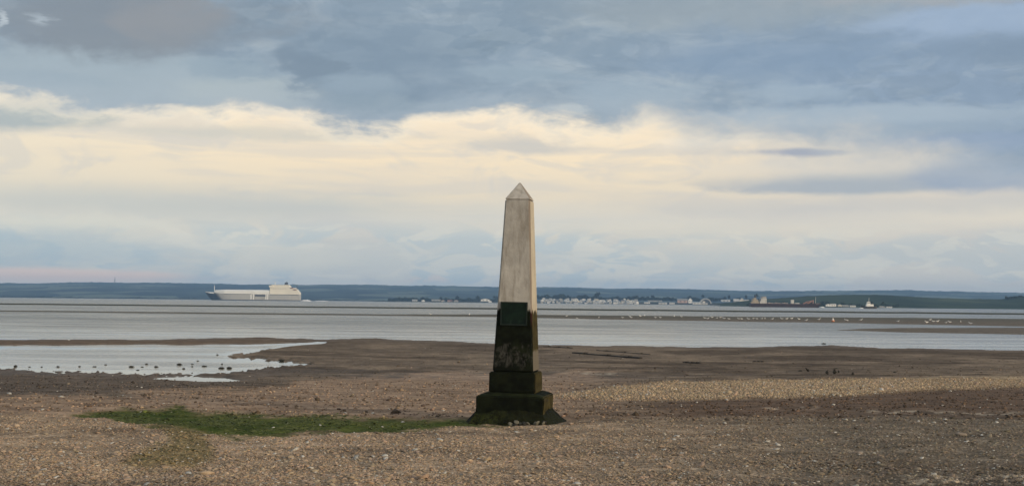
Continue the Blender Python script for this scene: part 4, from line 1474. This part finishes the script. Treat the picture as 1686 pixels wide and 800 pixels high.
# the dark working ship on the right
CD = 1713.0
uc = CD / F
cvx = lambda X: (X - 712) / 6.744 * uc
cvz = lambda Y: (308 - Y) / 6.744 * uc
drg = empty('cargo_ship', (px2x(1235.6, CD), CD, 0), 0)
tag(drg, 'dark maroon low cargo ship with cream stern house and deck crane', 'ship')
SH_U = simple_mat('ship_dull_white', (0.52, 0.50, 0.46), 0.7, 0.15, 0.3)
SH_M = simple_mat('ship_maroon', (0.035, 0.018, 0.017), 0.6, 0.3, 0.2)
SH_P = simple_mat('ship_rust_pink', (0.36, 0.20, 0.15), 0.7, 0.2, 0.3)
SH_C = simple_mat('ship_sand', (0.36, 0.30, 0.22), 0.7, 0.12, 0.3)
hull_mb(83, 13, cvz(268), 3.0, 1.3).build('hull', SH_M, drg)
zd2 = cvz(268) + 0.02
dh = MB(); dh.box(cvx(718), cvx(806), -5.5, 5.5, zd2, cvz(252)); dh.box(cvx(733), cvx(796), -5, 5, cvz(252) + .01, cvz(228)); dh.box(cvx(745), cvx(776), -4, 4, cvz(228) + .01, cvz(208))
dho = dh.build('deckhouse', SH_C, drg)
wh = MB().box(cvx(812), cvx(888), -6, 6, zd2, cvz(244)).box(cvx(826), cvx(888), -5.6, 5.6, cvz(244) + .01, cvz(214)).box(cvx(838), cvx(884), -5.6, 5.6, cvz(214) + .01, cvz(192)).build('wheelhouse', SH_U, drg)
for k_ in range(4):
    xq = cvx(843 + k_ * 12)
    MB().box(xq - .45, xq + .45, -5.72, -5.58, cvz(206), cvz(199)).build('window', SH_G, wh)
MB().tube((cvx(770), 0, cvz(205)), (cvx(770), 0, cvz(180)), 1.2, 0.9, 10).build('funnel', SH_D, drg)
hc = MB()
for k_ in range(8):
    hc.box(cvx(905 + k_ * 28), cvx(929 + k_ * 28), -4.5, 4.5, zd2, cvz(256 + (k_ % 3) * 4))
hc.build('hatch_cover', simple_mat('hatch_mat', (0.34, 0.29, 0.27), 0.7, 0.3, 0.5), drg)
MB().box(cvx(1163), cvx(1195), -2.4, 2.4, zd2, cvz(224)).build('crane_tower', SH_U, drg)
MB().box(cvx(1205), cvx(1260), -4, 4, zd2, cvz(258), 1.2, 0.5).build('deck_store', SH_U, drg)
pk = MB()
pk.tube((cvx(1345), 0, zd2), (cvx(1415), 0, cvz(228)), 0.9, 0.6); pk.tube((cvx(1405), -2, zd2), (cvx(1415), 0, cvz(226)), 0.7, 0.5)
pk.tube((cvx(1330), 2, cvz(250)), (cvx(1415), 0, cvz(228)), 0.5, 0.4); pk.tube((cvx(1300), 0, zd2), (cvx(1345), 0, cvz(248)), 0.6, 0.6)
pk.box(cvx(1335), cvx(1400), -3, 3, zd2, cvz(266))
pk.build('deck_crane', SH_P, drg)
MB().tube((cvx(1437), 0, zd2), (cvx(1440), 0, cvz(190)), 0.38, 0.2).build('mast', SH_U, drg)
MB().loft([[(cvx(1436), -4.5, zd2), (cvx(1436), 4.5, zd2), (cvx(1436), 4.5, cvz(264)), (cvx(1436), -4.5, cvz(264))],
           [(cvx(1470), -3.4, zd2 + .4), (cvx(1470), 3.4, zd2 + .4), (cvx(1472), 3.8, cvz(263)), (cvx(1472), -3.8, cvz(263))],
           [(cvx(1490), -.8, zd2 + .9), (cvx(1490), .8, zd2 + .9), (cvx(1494), 1.2, cvz(262)), (cvx(1494), -1.2, cvz(262))]]).build('bow_bulwark', SH_U, drg)
foam('bow_wave', px2x(1353, CD), CD - 3, 7, 3, 1.3, 'white bow wave at the right end of the cargo ship', 0, 3)

# tug
TD = 1470.0
ut = TD / F
tvx = lambda X: (X - 415) / 4.736 * ut
tvz = lambda Y: (228 - Y) / 4.736 * ut
tug = empty('tug_boat', (px2x(1443.5, TD), TD, 0), math.pi)
tug.scale = (1, 1, 1)
tag(tug, 'small dark tug with white wheelhouse heading left, right of the cargo ship', 'boat')
Lt = 16.0
hull_mb(15.3, 5.2, 2.3, 0.9, 1.0, nsec=18).build('hull', SH_D, tug)
ho_ = MB().box(3.2, 11.0, -1.9, 1.9, 2.32, 4.6, 0.3, 0.1).build('cabin', SH_T, tug)
wh = MB().box(6.6, 10.2, -1.7, 1.7, 4.61, 7.2, 0.35, 0.2).build('wheelhouse', SH_T, tug)
for k_ in range(3):
    MB().box(7.15 + k_ * .95, 7.85 + k_ * .95, 1.56, 1.68, 5.7, 6.5).build('window', SH_G, wh)
mm = MB(); mm.tube((8.0, 0, 7.2), (7.8, 0, 11.6), 0.16, 0.09); mm.box(7.7, 8.0, -1.0, 1.0, 9.6, 9.8)
mm.build('mast', SH_T, tug)
MB().tube((4.4, 0.8, 4.6), (4.2, 0.8, 6.6), 0.45, 0.4).build('funnel', SH_D, tug)
for k_ in range(4):
    ty = MB()
    ty.loft([[(3 + k_ * 2.6 + (.42 + .14 * math.cos(b_)) * math.cos(a_), 2.72 + .14 * math.sin(b_), 1.45 + (.42 + .14 * math.cos(b_)) * math.sin(a_))
              for b_ in [2 * math.pi * j / 6 for j in range(6)]] for a_ in [2 * math.pi * i / 10 for i in range(11)]], cap=False)
    ty.build('tyre_fender', SH_M, tug)
foam('bow_wave', px2x(1418, TD), TD - 2, 5, 2, 0.9, 'white bow wave at the left end of the tug', 0, 6)

# ------------------------------------------------------------------ the far town
WALLS = [simple_mat('wall_white', (0.84, 0.83, 0.79), 0.8, 0.06, 0.2), simple_mat('wall_cream', (0.62, 0.58, 0.49), 0.8, 0.06, 0.2),
         simple_mat('wall_grey', (0.36, 0.36, 0.34), 0.8, 0.06, 0.2), simple_mat('wall_pink', (0.50, 0.36, 0.31), 0.8, 0.06, 0.2)]
ROOFS = [simple_mat('roof_grey', (0.26, 0.26, 0.26), 0.8, 0.1, 0.2), simple_mat('roof_slate', (0.14, 0.14, 0.15), 0.8, 0.1, 0.2),
         simple_mat('roof_pale', (0.50, 0.49, 0.46), 0.8, 0.1, 0.2), simple_mat('roof_red', (0.24, 0.11, 0.08), 0.8, 0.1, 0.2)]
DOORM = simple_mat('door_mat', (0.10, 0.08, 0.07), 0.7)


def house_meshes(wi, ri, gable_front):
    w = MB(); r = MB()
    if gable_front:
        w.prism([(-.5, 0), (.5, 0), (.5, .62), (0, .98), (-.5, .62)], -.5, .5)
        r.prism([(-.58, .57), (0, .99), (.58, .57), (.58, .64), (0, 1.07), (-.58, .64)], -.56, .56)
    else:
        w.box(-.5, .5, -.5, .5, 0, .62)
        vs = [(-.54, -.58, .60), (.54, -.58, .60), (.54, .58, .60), (-.54, .58, .60), (-.54, 0, 1.0), (.54, 0, 1.0)]
        r.add(vs, [(0, 1, 5, 4), (2, 3, 4, 5), (1, 2, 5), (3, 0, 4), (0, 3, 2, 1)])
    out = []
    for nm, mb, mt in (('wall', w, WALLS[wi]), ('roof', r, ROOFS[ri])):
        me = bpy.data.meshes.new(nm); me.from_pydata(mb.v, [], mb.f); me.materials.append(mt); out.append(me)
    wn = MB().box(-.30, -.12, -.52, -.501, .25, .45).box(.12, .30, -.52, -.501, .25, .45)
    me = bpy.data.meshes.new('window'); me.from_pydata(wn.v, [], wn.f); me.materials.append(SH_G); out.append(me)
    me1 = bpy.data.meshes.new('window'); q = MB().box(-.30, -.12, -.52, -.501, .25, .45); me1.from_pydata(q.v, [], q.f); me1.materials.append(SH_G)
    me2 = bpy.data.meshes.new('window'); q = MB().box(.12, .30, -.52, -.501, .25, .45); me2.from_pydata(q.v, [], q.f); me2.materials.append(SH_G)
    return out[0], out[1], me1, me2


HC = {}


def house(px, py, wpx, hpx, D, label, group, wi=0, ri=0, gf=False, name='house', cat='house', roll=0.0):
    key = (wi, ri, gf)
    if key not in HC: HC[key] = house_meshes(*key)
    yp = py - ROLL * (px - CX)
    z = CAMZ + (HORY - yp) / F * D
    w, h = wpx / F * D, hpx / F * D
    e = empty(name, (px2x(px, D), D, z - 0.6), roll)
    e.scale = (w, min(max(w * 0.8, 6), 14), h)
    tag(e, label, cat, group)
    for nm, me in zip(('wall', 'roof', 'window', 'window'), HC[key]):
        link(bpy.data.objects.new(nm, me), e)
    return e


rh = random.Random(5)
# dense rows of white chalets right of the obelisk
for row, (yo, n_) in enumerate(((0, 34), (-2.6, 30), (-5.0, 26))):
    for i in range(n_):
        px = 891 + (1052 - 891) * (i + rh.uniform(0.1, 0.9)) / n_
        base = 499.0 + (px - 890) * 0.0101 + yo + rh.uniform(-.7, .7)
        house(px, base, rh.uniform(3.2, 6.2), rh.uniform(2.8, 4.4), 3545 + row * 45 + rh.uniform(-12, 12),
              '%s chalet right of the obelisk in the %s row of the dense far town' % (nth(i + 1), ('front', 'middle', 'back')[row]),
              ('front row of far chalets', 'middle row of far chalets', 'back row of far chalets')[row],
              rh.choice((0, 0, 0, 0, 1, 2)), rh.choice((0, 2, 2, 0, 1)), rh.random() < 0.5, roll=rh.uniform(-.3, .3))
# named buildings further right
spec = [
    (1066, 499.2, 9, 2.6, 'white', 0, 2, False, 'long low white shed just right of the dense chalets'),
    (1079, 496.4, 22, 2.2, 'grey', 2, 2, False, 'long low grey shed behind the white one, right of the chalets'),
    (1092, 500.0, 13, 2.6, 'white', 0, 2, False, 'long low white shed at the water, left of the pink house'),
    (1107, 500.0, 8, 2.6, 'white', 0, 2, False, 'short white shed beside the pink house on the far shore'),
    (1124, 498.2, 16, 7, 'pink', 3, 0, False, 'wide pinkish brick building with grey roof on the far shore'),
    (1137, 498.6, 6, 8, 'white', 0, 2, True, 'tall white gabled house right of the pink building'),
    (1147, 500.2, 12, 3.4, 'white', 0, 2, False, 'low white house left of the arched hall'),
    (1159, 500.8, 12, 2.6, 'white', 1, 2, False, 'low cream shed in front of the arched hall'),
    (1195, 496.2, 14, 3.4, 'white', 0, 2, False, 'long white building between the arched hall and the pale blocks'),
    (1213, 500.6, 9, 9, 'grey', 2, 2, False, 'pale grey block left of the cargo ship, leftmost of three'),
    (1222, 500.8, 8, 10, 'cream', 1, 2, True, 'pale gabled block left of the cargo ship, middle of three'),
    (1230, 501.2, 7, 8, 'grey', 2, 2, False, 'pale block nearest the stern of the cargo ship'),
    (1243, 499.2, 10, 7, 'cream', 1, 0, False, 'cream building partly behind the stern of the cargo ship'),
    (1364, 503.6, 8, 4, 'white', 0, 2, True, 'white house nearest the bow of the cargo ship'),
    (1372, 503.6, 9, 4.6, 'white', 0, 2, False, 'white house second right of the cargo ship'),
    (1383, 503.8, 6, 3.4, 'white', 1, 2, True, 'small cream house third right of the cargo ship'),
    (1392, 504.2, 10, 2.8, 'white', 2, 2, False, 'low grey house left of the tug'),
    (1404, 504.4, 9, 2.6, 'white', 0, 2, False, 'low white house just left of the tug'),
    (1452, 505.6, 8, 2.4, 'white', 2, 2, False, 'low grey house right of the tug'),
    (1464, 505.8, 9, 2.4, 'white', 0, 0, False, 'low white house farthest right on the shore'),
]
for (px, py, w_, h_, _, wi, ri, gf, lb) in spec:
    D_ = 3560 if px < 1250 else 1930
    if px in (1079, 1195): D_ = 3600
    house(px, py, w_, h_, D_, lb, 'buildings along the far shore', wi, ri, gf)
lf = [(684, 496.0, 8, 4, 2, 2, 'pale grey house farthest left of the shore houses left of obelisk'), (698, 496.2, 5, 3.6, 0, 2, 'small pale house second from left on the shore left of obelisk'),
      (719, 495.2, 14, 3.2, 2, 2, 'long pale grey shed on the shore left of the obelisk'), (731, 496.4, 6, 3.4, 1, 3, 'small cream house right of the long pale shed'),
      (742, 496.6, 8, 4, 3, 3, 'pinkish house in the middle of the shore left of obelisk'), (752, 496.6, 7, 4, 2, 3, 'grey house with red roof right of the pinkish one'),
      (800, 495.4, 14, 5, 0, 0, 'wide white house nearest the obelisk on its left'), (808, 497.4, 5, 3.2, 0, 2, 'small white house touching the left edge of the obelisk'),
      (793, 497.6, 5, 3, 1, 2, 'small cream house below the wide white one, left of obelisk')]
for (px, py, w_, h_, wi, ri, lb) in lf:
    house(px, py, w_, h_ * 0.85, 3570 + rh.uniform(0, 40), lb, 'houses left of the obelisk', wi, ri, rh.random() < .5)
# arched hall
D_ = 3580.0
e = empty('arched_hall', (px2x(1162, D_), D_, CAMZ + (HORY - (499.5 - ROLL * (1162 - CX))) / F * D_ - .5))
tag(e, 'white hall with a curved arch roof in the far town', 'hall')
rad = 9.5 / F * D_
prof = [(rad * math.cos(math.pi * i / 14), rad * 0.92 * math.sin(math.pi * i / 14)) for i in range(15)]
inner = [(x_ * 0.80, z_ * 0.80) for (x_, z_) in prof[::-1]]
mb = MB()
for i in range(14):
    q0, q1, r0_, r1_ = prof[i], prof[i + 1], (prof[i][0] * .8, prof[i][1] * .8), (prof[i + 1][0] * .8, prof[i + 1][1] * .8)
    mb.add([(q0[0], -9, q0[1]), (q1[0], -9, q1[1]), (r1_[0], -9, r1_[1]), (r0_[0], -9, r0_[1]),
            (q0[0], 9, q0[1]), (q1[0], 9, q1[1]), (r1_[0], 9, r1_[1]), (r0_[0], 9, r0_[1])],
           [(0, 1, 2, 3), (4, 7, 6, 5), (0, 4, 5, 1), (3, 2, 6, 7)])
mb.build('arch_roof', WALLS[2], e)
MB().prism(prof and [(x_ * .79, z_ * .79) for (x_, z_) in prof], -7, -6.5).build('end_wall', SH_D, e)
MB().box(-rad * .55, -rad * .1, -7.3, -7.02, 0, rad * .42).build('door', WALLS[1], e)

# pylon on the skyline
D_ = 8400.0
e = empty('radio_mast', (px2x(190, D_), D_, 60))
tag(e, 'thin lattice mast rising from the far hills at left', 'mast')
mb = MB()
for s_ in ((-1, -1), (1, -1), (1, 1), (-1, 1)):
    mb.tube((3.2 * s_[0], 3.2 * s_[1], 0), (0.8 * s_[0], 0.8 * s_[1], 66), 0.6, 0.4, 4)
for k_ in range(11):
    z0_, z1_ = k_ * 6.0, k_ * 6.0 + 6
    w0_, w1_ = 3.2 - 2.4 * z0_ / 66, 3.2 - 2.4 * z1_ / 66
    mb.tube((-w0_, -w0_, z0_), (w1_, -w1_, z1_), .3, .3, 4); mb.tube((w0_, -w0_, z0_), (-w1_, -w1_, z1_), .3, .3, 4)
mb.build('lattice', SH_D, e)

# ------------------------------------------------------------------ trees of the far shore
LEAFM = simple_mat('far_leaf', (0.020, 0.030, 0.016), 0.9, 0.45, 0.35)
BARKM = simple_mat('far_bark', (0.05, 0.04, 0.03), 0.9)


def crown_mesh(seed, n=260, wide=1.0):
    r0 = np.random.default_rng(seed)
    cl_ = r0.normal(0, 1, (9, 3)); cl_ /= np.linalg.norm(cl_, axis=1)[:, None]
    cl_ *= r0.uniform(0.25, 0.62, (9, 1)) * np.array([wide, wide, 0.9])
    q = cl_[r0.integers(0, 9, n)] + r0.normal(0, 0.18, (n, 3)) * np.array([wide, wide, 0.9])
    a = r0.normal(0, 1, (n, 3)); a /= np.linalg.norm(a, axis=1)[:, None]
    b_ = np.cross(a, r0.normal(0, 1, (n, 3))); b_ /= np.linalg.norm(b_, axis=1)[:, None]
    s_ = r0.uniform(0.09, 0.2, (n, 1))
    vv = np.stack([q - a * s_, q + b_ * s_, q + a * s_, q - b_ * s_], 1).reshape(-1, 3)
    me = bpy.data.meshes.new('crown')
    me.from_pydata(vv.tolist(), [], (np.arange(n * 4).reshape(n, 4)).tolist())
    me.materials.append(LEAFM)
    return me


CRN = [crown_mesh(i + 40, 260, 1.0 + 0.35 * (i % 2)) for i in range(4)]
tk = MB(); tk.tube((0, 0, 0), (0.02, 0, 0.5), 0.06, 0.035, 6); tk.tube((0.02, 0, 0.45), (0.22, 0.05, 0.8), 0.03, 0.012, 5); tk.tube((0.02, 0, 0.42), (-0.2, -.05, 0.78), 0.03, 0.012, 5)
TRK = bpy.data.meshes.new('trunk'); TRK.from_pydata(tk.v, [], tk.f); TRK.materials.append(BARKM)


def tree(px, py, wpx, hpx, D, label, group):
    yp = py - ROLL * (px - CX)
    e = empty('tree', (px2x(px, D), D, CAMZ + (HORY - yp) / F * D - 1.0), rh.uniform(0, 6))
    w_, h_ = wpx / F * D, hpx / F * D + 1.0
    e.scale = (w_ * 0.62, w_ * 0.62, h_)
    tag(e, label, 'tree', group)
    o = link(bpy.data.objects.new('crown', rh.choice(CRN)), e); o.location = (0, 0, 0.58); o.scale = (1, 1, 0.52)
    link(bpy.data.objects.new('trunk', TRK), e)


# a belt of trees behind the town: one wood, with its taller trees singled out
def wood(name, x0, x1, ybot, htop, D0, D1, n, label, seed):
    r0 = np.random.default_rng(seed)
    px = r0.uniform(x0, x1, n)
    D = r0.uniform(D0, D1, n)
    yb = np.interp(px, [a for a, _ in ybot], [b for _, b in ybot]) - ROLL * (px - CX)
    hh = htop * (0.55 + 0.9 * np.clip(fbm(px * 0.11, px * 0, seed, 3) + 0.35, 0, 1)) * r0.uniform(0.1, 1.0, n)
    z = CAMZ + (HORY - yb) / F * D + hh / F * D
    pos = np.stack([(px - CX) / F * D, D, z], 1)
    a = r0.normal(0, 1, (n, 3)); a /= np.linalg.norm(a, axis=1)[:, None]
    b_ = np.cross(a, r0.normal(0, 1, (n, 3))); b_ /= np.linalg.norm(b_, axis=1)[:, None]
    s_ = r0.uniform(0.8, 2.2, (n, 1)) * (D[:, None] / 3600)
    vv = np.stack([pos - a * s_, pos + b_ * s_, pos + a * s_, pos - b_ * s_], 1).reshape(-1, 3)
    o = tri_mesh(name, vv, np.arange(n * 4).reshape(n, 4), LEAFM)
    tag(o, label, 'wood', kind='stuff')


wood('tree_belt', 885, 1110, [(885, 492), (1110, 495.5)], 6.0, 3660, 3760, 9000, 'dark belt of trees behind the dense far town', 3)
wood('tree_belt', 1110, 1360, [(1110, 495.5), (1240, 496), (1360, 499)], 4.6, 3660, 3760, 7000, 'dark belt of trees behind the arched hall and pale blocks', 5)
wood('tree_belt', 640, 825, [(640, 495.5), (825, 496)], 5.0, 3650, 3750, 4200, 'dark trees among the houses left of the obelisk', 8)
wood('tree_belt', -100, 660, [(-100, 490), (0, 490.6), (660, 497)], 2.6, 4900, 5150, 12000, 'thin dark line of scrub on the far left shore', 11)
wood('tree_belt', 1655, 1800, [(1655, 493), (1800, 492)], 4.5, 2300, 2400, 3000, 'dark trees on the right crest of the green headland', 14)
wood('tree_belt', 1230, 1480, [(1230, 505), (1480, 507)], 7.0, 1990, 2080, 6000, 'dark trees along the shore behind the cargo ship and tug', 17)

for (px, py, w_, h_, lb) in [
    (984, 492, 9, 12, 'tallest dark tree rising behind the dense far town'), (958, 492, 6, 7, 'dark tree left of the tallest one behind the far town'),
    (936, 491.5, 6, 6, 'small dark tree at the left part of the far town'), (1046, 494, 6, 8, 'dark tree at the right end of the dense far town'),
    (1076, 495, 6, 10, 'slim dark tree above the long grey shed'), (1136, 493, 6, 7, 'dark tree above the tall white gabled house'),
    (1158, 491, 6, 7, 'dark tree peeking over the arched hall'), (1193, 494, 7, 6, 'dark tree left of the three pale blocks'),
    (1201, 493.5, 5, 9, 'slim dark tree just left of the three pale blocks'), (1229, 494, 5, 9, 'slim dark tree above the pale block by the cargo ship'),
    (1246, 491, 8, 8, 'round dark tree above the stern of the cargo ship')]:
    tree(px, py, w_, h_, 3640, lb, 'taller trees of the far town')
for (px, py, w_, h_, lb) in [
    (697, 495.5, 8, 7, 'dark tree on the left shore beside small pale houses'), (727, 495.5, 6, 8, 'dark tree at the right end of the long pale shed'),
    (754, 495.5, 8, 9, 'dark tree in the middle of the shore left of obelisk'), (788, 495, 8, 9, 'dark tree left of the wide white house by the obelisk'),
    (817, 495, 7, 9, 'dark tree touching the left edge of the obelisk')]:
    tree(px, py, w_, h_, 3630, lb, 'taller trees left of the obelisk')
